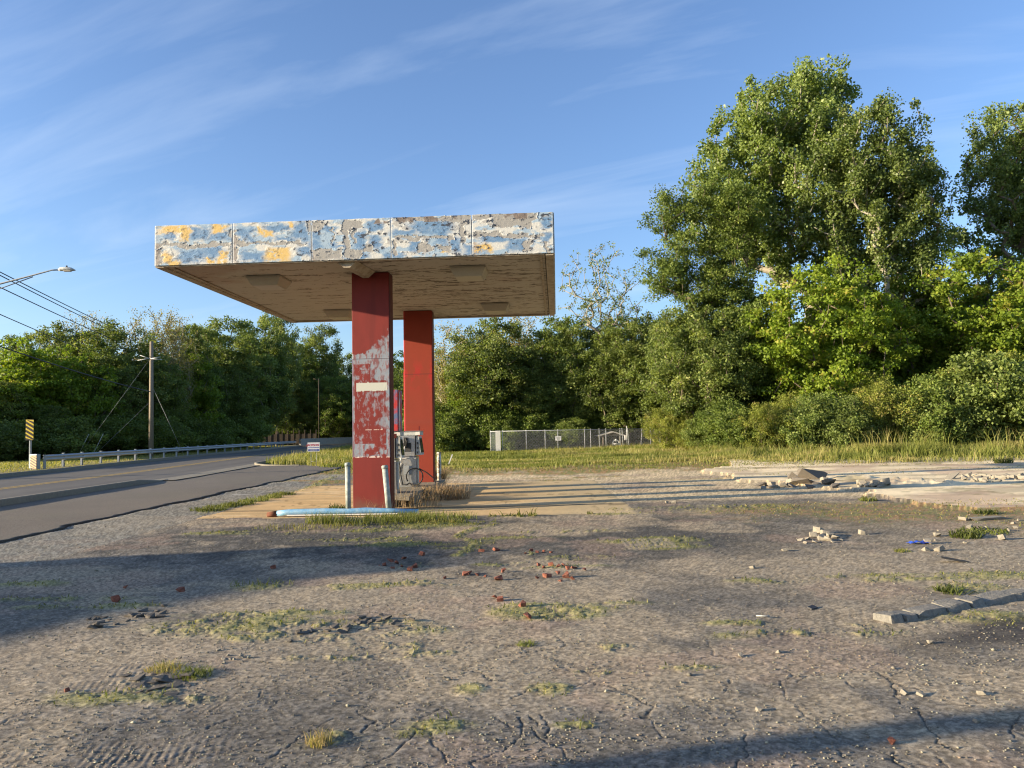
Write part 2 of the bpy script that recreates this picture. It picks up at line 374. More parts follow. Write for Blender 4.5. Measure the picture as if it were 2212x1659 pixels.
weedy = np.maximum(weedy, sstep(28, 32, Y + (mid - .5) * 6) * (X > -6.5) * 0.9)
weedy = np.maximum(weedy, sstep(29.5, 33.5, Y + (mid - .5) * 4) * (X > -8.5) * 0.9)
weedcol = np.where((fine > 0.5)[..., None], np.array((0.33, 0.20, 0.085)), np.array((0.20, 0.19, 0.065)))
weedy = np.maximum(weedy, sstep(.48, .6, fbm(X * .35, Y * .8, 94, 4)) * sstep(22, 27, Y) * .8)
m3 = np.clip(weedy * (1 + .4 * (Y > 24)), 0, 1)[..., None] * (0.55 + 0.4 * mid + .15 * (Y > 24))[..., None]
asph = asph * (1 - m3) + weedcol * m3
mosscol = np.where((vf > 0.5)[..., None], np.array((0.33, 0.31, 0.09)), np.array((0.20, 0.205, 0.055)))
m3 = np.clip(moss, 0, 1)[..., None] * 0.62
asph = asph * (1 - m3) + mosscol * m3
h += moss * 0.02 * fine
# dark patch beside the broken kerb: a soft shadow painted into the colour
shade_patch = blob(3.7, 6.0, 1.1, 0.33, 0.35, 0.4, 93)
asph = lerp3(asph, (0.055, 0.05, 0.045), shade_patch * 0.85)
# cracks ------------------------------------------------------------
crack = np.zeros_like(X); Xd = X + (fbm(X * 2.2, Y * 2.2, 101, 4) - 0.5) * 0.45; Yd = Y + (fbm(X * 2.2, Y * 2.2, 102, 4) - 0.5) * 0.45
v1 = voro(Xd * 0.75, Yd * 0.75, 5)
cmask = sstep(0.47, 0.58, fbm(X * 0.5, Y * 0.5, 103, 3))
crack = np.maximum(crack, .7 * (1 - sstep(0.003, 0.012, v1)) * cmask * (Y < 16))
v2 = voro(Xd * 2.6, Yd * 2.6, 6); cm2 = sstep(0.56, 0.66, fbm(X * 0.8, Y * 0.8, 104, 3))
crack = np.maximum(crack, 0.5 * (1 - sstep(0.008, 0.035, v2)) * cm2 * (Y < 12))
CR = []
for pl in [[(1230, 1310), (1245, 1370), (1215, 1450), (1120, 1510), (940, 1600), (930, 1659)], [(1290, 1360), (1380, 1440), (1500, 1500), (1530, 1560), (1650, 1590), (1800, 1620)],
           [(1290, 1290), (1330, 1340), (1230, 1360)], [(1370, 1290), (1430, 1360), (1410, 1440)], [(150, 1240), (250, 1320), (185, 1400)],
           [(300, 1380), (450, 1300), (570, 1290), (700, 1240), (790, 1280)], [(850, 980), (960, 1010), (1070, 1060)], [(1900, 1110), (2010, 1180), (2100, 1240), (2050, 1300), (2180, 1430)],
           [(640, 1400), (700, 1480), (760, 1600)], [(930, 1600), (1280, 1560), (1400, 1500)], [(1280, 1575), (1480, 1600)], [(1050, 1320), (1200, 1370)], [(1470, 760), (1520, 820), (1400, 850), (1000, 910)], [(1340, 960), (1600, 990), (1900, 940)],
           [(200, 1640), (400, 1520), (600, 1370)], [(1900, 1110), (1700, 1060), (1500, 1120), (1300, 1100), (1180, 1170)]]:
    CR.append([P(x, y, 1000, 1550, 2.2) for x, y in pl])
for pl in [[(640, 1400), (880, 1310)], [(1380, 1370), (1430, 1330), (1540, 1290)], [(1420, 1540), (1650, 1460), (1880, 1390), (2200, 1370)], [(1780, 1560), (1900, 1490), (1960, 1420), (2200, 1300)], [(850, 290), (1000, 262)], [(900, 1320), (1100, 1290)]]:
    CR.append([P(x, y, 0, 1550, 2.2) for x, y in pl])
for pl in [[(400, 985), (390, 1030), (350, 1060)], [(880, 960), (820, 1010)], [(1310, 940), (1380, 990), (1400, 1090), (1470, 1140), (1550, 1180), (1600, 1290), (1700, 1370), (1800, 1430)],
           [(500, 1330), (470, 1430), (450, 1556)], [(1070, 1420), (1110, 1470)], [(1390, 1430), (1430, 1500), (1550, 1556)], [(2180, 1210), (2130, 1270), (2160, 1340)], [(1100, 1000), (1150, 1040)], [(1420, 960), (1480, 935)], [(1650, 1450), (1760, 1556)]]:
    CR.append([P(x, y, 2000, 1550, 2.0634) for x, y in pl])
near = Y < 11
Xn, Yn = X + (fbm(X * 9, Y * 9, 110, 4) - 0.5) * 0.09, Y + (fbm(X * 9, Y * 9, 111, 4) - 0.5) * 0.09
for ws in CR:
    for a, b in zip(ws[:-1], ws[1:]):
        x0, x1 = min(a.x, b.x) - .3, max(a.x, b.x) + .3; y0, y1 = min(a.y, b.y) - .3, max(a.y, b.y) + .3
        k = np.where((X > x0) & (X < x1) & (Y > y0) & (Y < y1))
        d = segdist(Xn[k], Yn[k], a, b); wd = 0.0040 * (0.6 + 1.2 * mid[k])
        crack[k] = np.maximum(crack[k], 1 - sstep(wd * 0.5, wd * 1.6, d))
asph = lerp3(asph, (0.055, 0.048, 0.038), crack * 0.7)
h -= crack * 0.005
# tyre tread prints
for (cx, cy, w_, l_, ang) in [(1030, 990, .40, .30, .0), (660, 1065, .25, .35, .25), (350, 1015, .22, .28, -.35), (1450, 1040, .25, .35, -.5), (450, 1580, .75, .20, .2), (900, 1620, .3, .15, .1), (1220, 1200, .3, .2, -.2), (60, 1350, .12, .3, -.2), (1380, 890, .5, .3, -.6), (150, 880, .3, .5, -.3)]:
    c = P(cx, cy, 0, 1550, 2.2); ca, sa = math.cos(ang), math.sin(ang)
    u = (X - c.x) * ca + (Y - c.y) * sa; v = -(X - c.x) * sa + (Y - c.y) * ca
    mk = (1 - sstep(.8, 1.1, np.abs(u / w_) + (mid - .5) * .6)) * (1 - sstep(.7, 1.1, np.abs(v / l_) + (fine - .5) * .5))
    h += mk * 0.0010 * np.sin((u + (mid - .5) * .05) * 2 * math.pi / 0.042) * sstep(.4, .55, fbm(X * 3, Y * 3, 99, 3))
    asph = lerp3(asph, (0.30, 0.24, 0.18), mk * 0.25 * (.5 + .5 * np.sin(u * 2 * math.pi / 0.042)))
c = at(1400, 1172)
mk = (np.abs(X - c.x) < .35) & (np.abs(Y - c.y) < .45)
asph = lerp3(asph, (0.30, 0.25, 0.19), mk * 0.6); h += mk * 0.003 * np.sin(X * 2 * math.pi / 0.07)

# newer asphalt beside the road
dr = np.zeros_like(asph) + np.array((0.112, 0.100, 0.088)); dr *= (0.8 + 0.4 * big)[..., None] * (0.72 + 0.56 * vf)[..., None]
dr = lerp3(dr, (0.17, 0.15, 0.12), 0.5 * sstep(0.5, 0.7, fbm(X * 0.3, Y * 1.5, 121, 4)))
ln = segdist(X, Y, at(505, 1067), at(735, 1066))
asph = lerp3(asph, (0.42, 0.40, 0.35), (1 - sstep(.03, .07, ln)) * 0.7); dr = lerp3(dr, (0.30, 0.28, 0.25), (1 - sstep(.03, .07, ln)) * 0.5)
# concrete slab under the canopy
sb = np.zeros_like(asph) + np.array((0.62, 0.44, 0.23)); sb *= (0.75 + 0.5 * fbm(X * 0.6, Y * 2.5, 131, 5))[..., None]
sb = lerp3(sb, (0.40, 0.31, 0.18), sstep(0.5, 0.68, fbm(X * 0.5, Y * 3.2, 132, 5)) * 0.6)
sb = lerp3(sb, (0.74, 0.60, 0.38), sstep(0.58, 0.7, fbm(X * 0.4 + 4, Y * 2.2, 133, 4)) * 0.5)
sb = lerp3(sb, (0.46, 0.38, 0.235), sstep(-.5, 1.5, X) * 0.65)
jt = np.minimum(np.abs(X + 2.0 + (Y - 15) * .058), np.abs(((Y - 15.2) % 3.05) - 1.5))
sb = lerp3(sb, (0.12, 0.10, 0.07), (1 - sstep(.012, .035, jt)) * 0.8)
sb *= (1 - 0.35 * (1 - sstep(.01, .04, voro(Xd * .5, Yd * .5, 8))) * (fbm(X, Y, 12, 3) > .5))[..., None]
# pale building pad on the right
pd = np.zeros_like(asph) + np.array((0.80, 0.66, 0.42)); pd *= (0.7 + 0.55 * fbm(X * 0.8, Y * 0.8, 141, 5))[..., None]
pd = lerp3(pd, (0.36, 0.30, 0.20), sstep(0.54, 0.64, fbm(X * 0.25, Y * 1.1, 142, 5)) * 0.6)
pd = lerp3(pd, (0.42, 0.27, 0.20), sstep(0.55, 0.7, fbm(X * 0.5, Y * 0.7, 143, 5)) * 0.5)
pd = lerp3(pd, (0.20, 0.18, 0.08), sstep(0.6, 0.7, fbm(X * 1.2, Y * 1.2, 144, 5)) * 0.5)

h = h * (1 - dfac) - .035 * dfac
lip = np.exp(-((X - edge1) / .035) ** 2) * sstep(.3, .5, mid + .1); asph = lerp3(asph, (0.03, 0.028, 0.025), lip * .5); dr = lerp3(dr, (0.03, 0.028, 0.025), lip * .85)
rag = np.where(is_drive, 1.0, 0.0)
h[is_slab] = (h * 0.6 + 0.006)[is_slab]
h[is_pad] = (h * 0.8 + 0.06)[is_pad] 
h += np.where(is_pad, 0.10, 0.0) * sstep(0.5, 0.62, fbm(X * 0.9, Y * 0.9, 145, 4)) * (1 - sstep(1.2, 2.6, np.abs(Y - 21.5 + (mid - .5) * 3))) * sstep(8, 11, X)
h += terr(X, Y)
h -= 0.02 + 0.06 * sstep(36, 40, Y)
# the lot dips towards the road edge kerb
V = np.stack([X, Y, h], -1).reshape(-1, 3)
idx = np.arange(NT * NR).reshape(NR, NT)
quads = np.stack([idx[:-1, :-1], idx[:-1, 1:], idx[1:, 1:], idx[1:, :-1]], -1).reshape(-1, 4)
def area(name, mask, colr, mt):
    q = quads[mask[:-1, :-1].ravel()]
    u, invx = np.unique(q, return_inverse=True)
    o = nmesh(name, V[u], invx.reshape(-1, 4), mt, col=colr.reshape(-1, 3)[u], smooth=True); tag(o, kind='structure'); return o
inlot = X > polyx(ROAD_NEAR, Y) + 0.05
inlot &= ~((Y > 41.5))
dy_ = np.concatenate([np.arange(3, 14, .05), np.arange(14, 41.6, .09)]); da_ = np.linspace(0, 1, 70)
DY = np.repeat(dy_[:, None], 70, 1); e_r = -8.25 + (fbm(dy_ * 0.8, dy_ * 0 + 3, 5, 4) - 0.5) * 0.5 + (fbm(dy_ * 5, dy_ * 0 + 3, 7, 3) - 0.5) * 0.10
e_l = polyx(ROAD_NEAR, dy_) + .06; DX = e_l[:, None] * (1 - da_) + e_r[:, None] * da_
DZ = .006 + (fbm(DX * .6, DY * .6, 15, 4) - .5) * .02; DZ[:, -1] = -.04; DX[:, -2] = DX[:, -1] - .006
DC = np.zeros(DX.shape + (3,)) + np.array((0.165, 0.145, 0.118)); DC *= (0.8 + 0.4 * fbm(DX * .35, DY * .35, 16, 4))[..., None]
DC = lerp3(DC, (0.165, 0.15, 0.115), 0.5 * sstep(0.5, 0.7, fbm(DX * 0.5, DY * .9, 121, 5)))
DC[:, -2:] *= .5
ii_ = np.arange(DX.size).reshape(DX.shape); dq = np.stack([ii_[:-1, :-1], ii_[:-1, 1:], ii_[1:, 1:], ii_[1:, :-1]], -1).reshape(-1, 4)
tag(nmesh('driveway_asphalt', np.stack([DX, DY, DZ], -1), dq, M['drive'], col=DC.reshape(-1, 3)), kind='structure')
area('concrete_slab', is_slab & inlot, sb, M['slab'])
area('building_pad', is_pad & inlot & ~is_slab, pd, M['slab'])
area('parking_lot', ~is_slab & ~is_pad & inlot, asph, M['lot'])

def hat(x, y):                               # height of the finished lot at a point
    if 2.6 < y < 39 and abs(x / y) < 1.03:
        j = np.interp(1 / y, inv[::-1], np.arange(NR)[::-1]); i = (x / y + 1.05) / 2.1 * (NT - 1)
        return float(h[int(round(j)), int(round(i))])
    return float(terr(x, y))
def on(px, py, dz=0.0):
    p = at(px, py)
    for _ in range(3):
        z = hat(p.x, p.y); p = at(px, py, z)
    return Vector((p.x, p.y, p.z + dz))

# the same worn lot goes on beside and behind the finely modelled part
ax_ = np.arange(-12.0, 44, .16); ay_ = np.arange(-22, 37.5, .16); AX, AY = np.meshgrid(ax_, ay_)
infan = (1 - sstep(.92, 1.0, np.abs(AX) / np.maximum(AY, .01))) * sstep(2.4, 3.2, AY) * (AY > 0)
am, af = fbm(AX * 1.7, AY * 1.7, 11, 4), fbm(AX * .55 + 3, AY * .55, 51, 5)
AZ = -.035 + (am - .5) * .02 - .07 * infan + terr(AX, AY)
AC = np.zeros(AX.shape + (3,)) + np.array((0.180, 0.160, 0.127)); AC *= (.72 + .5 * am)[..., None]
AC = lerp3(AC, (0.37, 0.30, 0.20), sstep(.49, .6, af) * .7)
AC = lerp3(AC, (0.22, 0.215, 0.06), sstep(.62, .68, fbm(AX * .8, AY * 1.3, 55, 5)) * .7)
AC = lerp3(AC, (0.62, 0.49, 0.29), sstep(16, 18, AY + (am - .5) * 2) * .6)
ai = np.arange(AX.size).reshape(AX.shape); aq = np.stack([ai[:-1, :-1], ai[:-1, 1:], ai[1:, 1:], ai[1:, :-1]], -1).reshape(-1, 4)
tag(nmesh('parking_lot', np.stack([AX, AY, AZ], -1), aq, M['lot'], col=AC.reshape(-1, 3), smooth=True), kind='structure')

# ground sheet out to the horizon
gx = np.concatenate([[-2500, -900, -400], np.arange(-200, 201, 1.6), [400, 900, 2500]]); gy = np.concatenate([[-2500, -600, -200], np.arange(-60, 241, 1.6), [400, 900, 3000]])
GX, GY = np.meshgrid(gx, gy)
g1 = fbm(GX * 0.15, GY * 0.15, 201, 5); g2 = fbm(GX * 0.9, GY * 0.9, 205, 3)
GZ = terr(GX, GY) - 0.10 + (g2 - .5) * 0.05 * (GY > 38)
GZ = np.where((GY > 41) | (GX < -21), GZ + 0.085, GZ - .12)
GC = np.zeros(GX.shape + (3,)) + np.array((0.10, 0.11, 0.04)); GC *= (0.6 + 0.8 * g2)[..., None]
GC = lerp3(GC, (0.20, 0.17, 0.08), sstep(0.45, 0.65, g1) * 0.7)
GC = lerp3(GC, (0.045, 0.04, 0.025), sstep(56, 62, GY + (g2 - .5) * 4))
gi = np.arange(GX.size).reshape(GX.shape)
gq = np.stack([gi[:-1, :-1], gi[:-1, 1:], gi[1:, 1:], gi[1:, :-1]], -1).reshape(-1, 4)
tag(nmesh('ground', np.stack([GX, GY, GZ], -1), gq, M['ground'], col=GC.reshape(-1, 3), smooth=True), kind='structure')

# ------------------------------------------------------------------ road, kerbs, gutter, markings
RY = np.concatenate([np.arange(-40, 60, 0.5), np.arange(60, 190, 1.5)])
def strip(name, xl, xr, z, mt, nx=2, colf=None, ys=RY):
    A = np.linspace(0, 1, nx); LX = xl[:, None] * (1 - A) + xr[:, None] * A; LY = np.repeat(ys[:, None], nx, 1); LZ = np.zeros_like(LX) + z
    ii = np.arange(LX.size).reshape(LX.shape); q = np.stack([ii[:-1, :-1], ii[:-1, 1:], ii[1:, 1:], ii[1:, :-1]], -1).reshape(-1, 4)
    c = colf(LX, LY, np.repeat(A[None], len(ys), 0)).reshape(-1, 3) if colf else None
    return nmesh(name, np.stack([LX, LY, LZ], -1), q, mt, col=c)
nr_ = polyx(ROAD_NEAR, RY); fr_ = polyx(ROAD_FAR, RY)
def roadcol(x, y, a):
    c = np.zeros(x.shape + (3,)) + np.array((0.125, 0.113, 0.092)); c *= (0.85 + 0.3 * fbm(x * 1.2, y * 0.12, 211, 5))[..., None]
    tr = np.exp(-((np.abs((a * 2) % 1 - .5) - .22) / .07) ** 2)
    c = lerp3(c, (0.088, 0.080, 0.066), tr * .5)
    c = lerp3(c, (0.06, 0.055, 0.05), (1 - sstep(.05, .15, np.abs(fbm(x * .4, y * .15, 213, 4) - .5) * 2)) * .25)
    return c
road = strip('road', fr_, nr_ - 0.45, 0.02, M['road'], 48, roadcol); tag(road, kind='structure')
gut = strip('gutter', nr_ - 0.45, nr_ + 0.02, 0.025, M['kerb']); tag(gut, kind='structure')
apr = strip('driveway_apron', nr_[(RY > 28) & (RY < 43)] - 0.0, nr_[(RY > 28) & (RY < 43)] + 0.55, 0.034, M['kerb'], ys=RY[(RY > 28) & (RY < 43)]); tag(apr, kind='structure')
cl = nr_ * 0.52 + fr_ * 0.48
for k, off in enumerate((-0.22, 0.10)):
    tag(strip('centre_line', cl + off, cl + off + 0.11, 0.0245, M['yellow'], ys=RY), kind='structure')
def kerb(name, pts, wd=0.16, hh=0.15, z0=0.0, end0=False, end1=False, top=None):
    V_, F_ = [], []
    for i, p in enumerate(pts):
        a = Vector(pts[max(i - 1, 0)]); b = Vector(pts[min(i + 1, len(pts) - 1)]); t = (b - a).normalized(); n = Vector((t.y, -t.x))
        q = Vector(p); s = 1.0
        if end0: s = min(s, i / 4.0)
        if end1: s = min(s, (len(pts) - 1 - i) / 4.0)
        zt = z0 + max(hh * s, 0.045)
        for (o_, z) in ((-wd / 2, z0 - .1), (-wd / 2, zt - .02), (-wd / 2 + .02, zt), (wd / 2 - .02, zt), (wd / 2, zt - .02), (wd / 2, z0 - .1)):
            V_.append((q.x + n.x * o_, q.y + n.y * o_, z))
    for i in range(len(pts) - 1):
        for k in range(5): F_.append((i * 6 + k, i * 6 + k + 1, i * 6 + 6 + k + 1, i * 6 + 6 + k))
    return nmesh(name, V_, F_, M['kerb'])
ysn = np.arange(-10, 29.3, 0.6)
tag(kerb('kerb', [(float(polyx(ROAD_NEAR, y)) + .09, y) for y in ysn], end1=True, hh=0.17), kind='structure')
pts = [(float(polyx(ROAD_NEAR, y)) + .09, y) for y in np.arange(190, 42.5, -1.0)]
e = pts[-1]; pts += [(e[0] + .12, e[1] - .7), (e[0] + .45, e[1] - 1.4), (e[0] + 1.1, e[1] - 1.9), (e[0] + 2.0, e[1] - 2.1), (e[0] + 2.9, e[1] - 2.15)]
tag(kerb('kerb', pts, end1=True), kind='structure')
tag(kerb('kerb', [(float(polyx(ROAD_FAR, y)) - .09, y) for y in np.arange(-20, 190, 1.0)], hh=0.2), kind='structure')
vg = polyx(ROAD_FAR, RY)
def verge(x, y, a):
    n = fbm(x * 2, y * 2, 221, 4); c = np.zeros(x.shape + (3,)) + np.array((0.24, 0.20, 0.10)); c *= (.6 + .8 * n)[..., None]
    return lerp3(c, (0.17, 0.18, 0.05), sstep(.5, .6, fbm(x, y, 223, 3)) * .6)
tag(strip('verge', vg - 4.5, vg - 0.16, 0.10, M['ground'], 6, verge), kind='structure')

# ------------------------------------------------------------------ the canopy
YAW = R_(-3.3); CW, CD_, CH, CZ = 7.90, 7.9, 0.80, 5.0
can = thing('filling_station_canopy', 'derelict flat canopy with peeling blue, white and yellow fascia on two tall red columns', 'canopy', (-7.03, 15.06, 0), YAW)
def grid(nx, nz, f):
    U, Vv = np.meshgrid(np.linspace(0, 1, nx), np.linspace(0, 1, nz)); ii = np.arange(nx * nz).reshape(nz, nx)
    return U, Vv, np.stack([ii[:-1, :-1], ii[:-1, 1:], ii[1:, 1:], ii[1:, :-1]], -1).reshape(-1, 4)
FB = dict(
 yellow=[(250, 290, 150, 38), (370, 340, 50, 60), (730, 265, 78, 38), (190, 590, 62, 50), (260, 615, 80, 28), (770, 570, 46, 55), (1140, 290, 30, 50), (1470, 230, 28, 28), (1225, 315, 50, 34), (1330, 540, 125, 62), (3371, 462, 88, 38), (3000, 500, 30, 20), (640, 600, 40, 20)],
 blue=[(210, 350, 42, 46), (520, 310, 110, 62), (720, 345, 90, 50), (480, 540, 165, 62), (660, 505, 100, 46), (990, 320, 60, 76), (1330, 265, 130, 34), (1400, 372, 110, 18), (1560, 300, 60, 90), (1080, 560, 128, 52), (1700, 335, 60, 60), (1700, 440, 66, 40), (1920, 450, 60, 20), (1840, 280, 70, 30), (2150, 400, 60, 90), (2310, 420, 50, 60), (2861, 250, 210, 56), (2600, 310, 130, 22), (2960, 340, 60, 90), (2711, 440, 60, 40), (3101, 430, 60, 70), (3500, 370, 150, 34), (3711, 430, 80, 66), (3300, 470, 110, 40), (4000, 350, 40, 50), (4000, 210, 40, 40), (2491, 530, 90, 36), (2300, 250, 90, 40), (1600, 510, 60, 50), (2120, 560, 110, 24)],
 grey=[(440, 440, 400, 19), (1230, 420, 370, 17), (875, 440, 36, 165), (1800, 540, 160, 52), (1705, 250, 75, 50), (2010, 380, 32, 190), (2100, 240, 70, 40), (2080, 530, 90, 40), (2230, 480, 60, 44), (2811, 366, 285, 24), (3571, 333, 400, 17), (3671, 215, 195, 44), (3500, 150, 420, 30), (2811, 172, 360, 26), (2806, 470, 78, 30), (2996, 470, 70, 30), (3811, 455, 44, 55), (3461, 540, 260, 17), (4010, 440, 24, 60), (90, 560, 44, 90), (2100, 340, 20, 60), (2500, 470, 20, 60), (1880, 350, 10, 90), (3180, 300, 24, 120)])
def fascia_cols(U, Vd):                      # U 0..1 across, Vd 0..1 down from the top
    x = U * 4015 + 60; y = Vd * 405 + 245 - (x - 60) * 0.0345
    mx_, my_ = U * CW, Vd * CH
    wx = (fbm(mx_ * 5, my_ * 9, 301, 5) - .5); wy = (fbm(mx_ * 5, my_ * 9, 311, 5) - .5)
    n1 = fbm(mx_ * 3.2, my_ * 8, 321, 6); n2 = fbm(mx_ * 7, my_ * 14, 331, 5); n3 = fbm(mx_ * 16, my_ * 22, 341, 4)
    def B(lst, soft=.25):
        r = np.full(U.shape, 9.0)
        for cx, cy, rx, ry in lst:
            yc = cy; r = np.minimum(r, np.maximum(np.abs(x + wx * 120 - cx) / rx, np.abs(y + wy * 110 - yc) / ry))
        return 1 - sstep(1 - soft, 1 + soft, r)
    C = np.zeros(U.shape + (3,)) + np.array((0.60, 0.60, 0.55))
    C = lerp3(C, (0.29, 0.42, 0.54), sstep(0.46, 0.56, n1) * .85)
    C = lerp3(C, (0.40, 0.39, 0.36), (sstep(.60, .63, n2) * sstep(.35, .8, U + .1)) * .9)
    b = B(FB['blue'], .45); C = lerp3(C, (0.135, 0.255, 0.415), b * (0.70 + .5 * n3))
    yl = B(FB['yellow'], .4); C = lerp3(C, (0.66, 0.46, 0.16), yl * sstep(.28, .5, n3 + .1))
    g = B(FB['grey'], .06); C = lerp3(C, (0.34, 0.33, 0.30), g)
    dk = sstep(.60, .62, n3) * sstep(.46, .56, n2) * (.5 + .5 * (U > .35)); C = lerp3(C, (0.05, 0.06, 0.08), dk)
    rust = sstep(.5, .7, fbm(mx_ * 14, my_ * 1.2, 371, 4)) * (1 - np.minimum(1, np.abs((U * 5) % 1 - .0) * 14)); C = lerp3(C, (0.26, 0.15, 0.09), np.clip(rust, 0, 1) * .5)
    # curled flake edges
    e1 = np.exp(-((g - .5) / .3) ** 2) * sstep(.5, .56, n3); C = lerp3(C, (0.10, 0.11, 0.13), e1 * .35)
    brown = sstep(.55, .6, fbm(mx_ * 4, my_ * 3, 351, 4)) * (Vd < .14) * (U > .55); C = lerp3(C, (0.20, 0.165, 0.14), brown)
    relief = (1 - g) * 0.004 + sstep(.5, .6, n2) * .003 + e1 * .012
    return C * .92, relief
NXF, NZF = 190, 90
for k in range(5):
    U, Z, q = grid(NXF, NZF, None)
    u0, u1 = k / 5 + 0.0008, (k + 1) / 5 - 0.0008
    GU = u0 + U * (u1 - u0); C, rl = fascia_cols(GU, 1 - Z)
    edge = np.minimum(np.minimum(U, 1 - U) * 1.55, 1)
    C = lerp3(C, (0.5, 0.55, 0.58), (1 - sstep(.01, .03, edge)) * .5)
    jag = (fbm(GU * 60, GU * 0 + 2, 361, 4) - .5) * 0.012 * (Z > .99)
    Vv = np.stack([GU * CW, -rl - 0.012 * 1.0 + 0 * U, Z * CH + jag], -1)
    o = nmesh('fascia_panel', Vv, q, M['paint'], can, C.reshape(-1, 3))
    # returned edges give the sheet its thickness
    b = o.modifiers.new('Solidify', 'SOLIDIFY'); b.thickness = 0.02; b.offset = -1
def boxfascia(n, c, d, m_='greyp'):
    return MB().box(c, d).build(n, M[m_], can)
boxfascia('side_fascia', (CW - 0.0, CD_ / 2, CH / 2), (0.03, CD_ - .02, CH - .01), 'greyp').location = (0, 0, CZ)
boxfascia('side_fascia', (0.0, CD_ / 2, CH / 2), (0.03, CD_ - .02, CH - .01), 'greyp').location = (0, 0, CZ)
boxfascia('back_fascia', (CW / 2, CD_, CH / 2), (CW - .04, 0.03, CH - .01), 'greyp').location = (0, 0, CZ)
boxfascia('roof_deck', (CW / 2, CD_ / 2, CH - .12), (CW - .06, CD_ - .06, .08), 'galv2').location = (0, 0, CZ)
for ch in can.children:
    if ch.name.startswith('fascia_panel'): ch.location = (0, 0, CZ)
# soffit
U, Z, q = grid(520, 420, None)
sx, sy = U * (CW - .36) + .18, Z * (CD_ - .3) + .15
n1 = fbm(sx * 0.9, sy * 7, 401, 6, .6); n2 = fbm(sx * 6.5, sy * 24, 411, 4); n3 = fbm(sx * .5, sy * .5, 421, 4)
C = np.zeros(U.shape + (3,)) + np.array((0.45, 0.405, 0.325)); C *= (0.92 + .16 * n1)[..., None]
rt = .545 - .05 * (U > .45) + .05 * (n3 - .5)
C = lerp3(C, (0.05, 0.035, 0.027), sstep(0, .02, n2 * .55 + n1 * .45 - rt - .078) * .95)
C = lerp3(C, (0.36, 0.30, 0.215), sstep(.47, .6, n1) * .3)
bd = np.abs((sy % 0.3) - .15); C = lerp3(C, (0.36, 0.28, 0.21), (1 - sstep(.004, .012, bd)) * .2)
C = lerp3(C, (0.30, 0.16, 0.10), (1 - sstep(.1, .5, Z)) * sstep(.5, .65, n3) * .4)
o = nmesh('soffit', np.stack([sx, sy, CZ + .012 + 0 * U], -1), q[:, ::-1], M['soffit'], can, C.reshape(-1, 3))
for c_, d_ in [((.09, CD_ / 2, CZ - .012), (.17, CD_ - .02, .045)), ((CW - .09, CD_ / 2, CZ - .012), (.15, CD_ - .02, .045)), ((CW / 2, CD_ - .08, CZ - .010), (CW - .37, .15, .04)), ((CW / 2, .06, CZ - .006), (CW - .37, .1, .03))]:
    MB().box(c_, d_).build('soffit_trim', M['trim'], can)
MB().box((CW - .26, CD_ / 2, CZ + .0), (.05, CD_ - .3, .03)).build('soffit_trim', M['trim'], can)
MB().prism([(0.18, .12, CZ - .002), (0.30, .12, CZ - .002), (0.18, CD_ - .2, CZ - .002)], (0, 0, -.01)).build('soffit_trim', M['trim'], can)
def light_fix(cx, cy):
    b = MB().box((cx, cy, CZ - .02), (.74, .74, .04)).box((cx, cy, CZ - .11), (.72, .72, .14), taper=.8).build('light_fixture', M['fixture'], can)
    MB().box((cx, cy, CZ - .188), (.54, .54, .016)).build('lens', M['lens'], b)
for cx, cy in ((1.72, 1.55), (6.12, 1.25), (1.95, 6.25), (6.3, 5.9)): light_fix(cx, cy)
# drain box running from the fascia to the first column
MB().prism([(3.62, .12, CZ - .002), (4.02, .12, CZ - .002), (3.88, .12, CZ - .13), (3.76, .12, CZ - .13)], (.12, 1.05, 0)).build('drain_gutter', M['trim'], can)

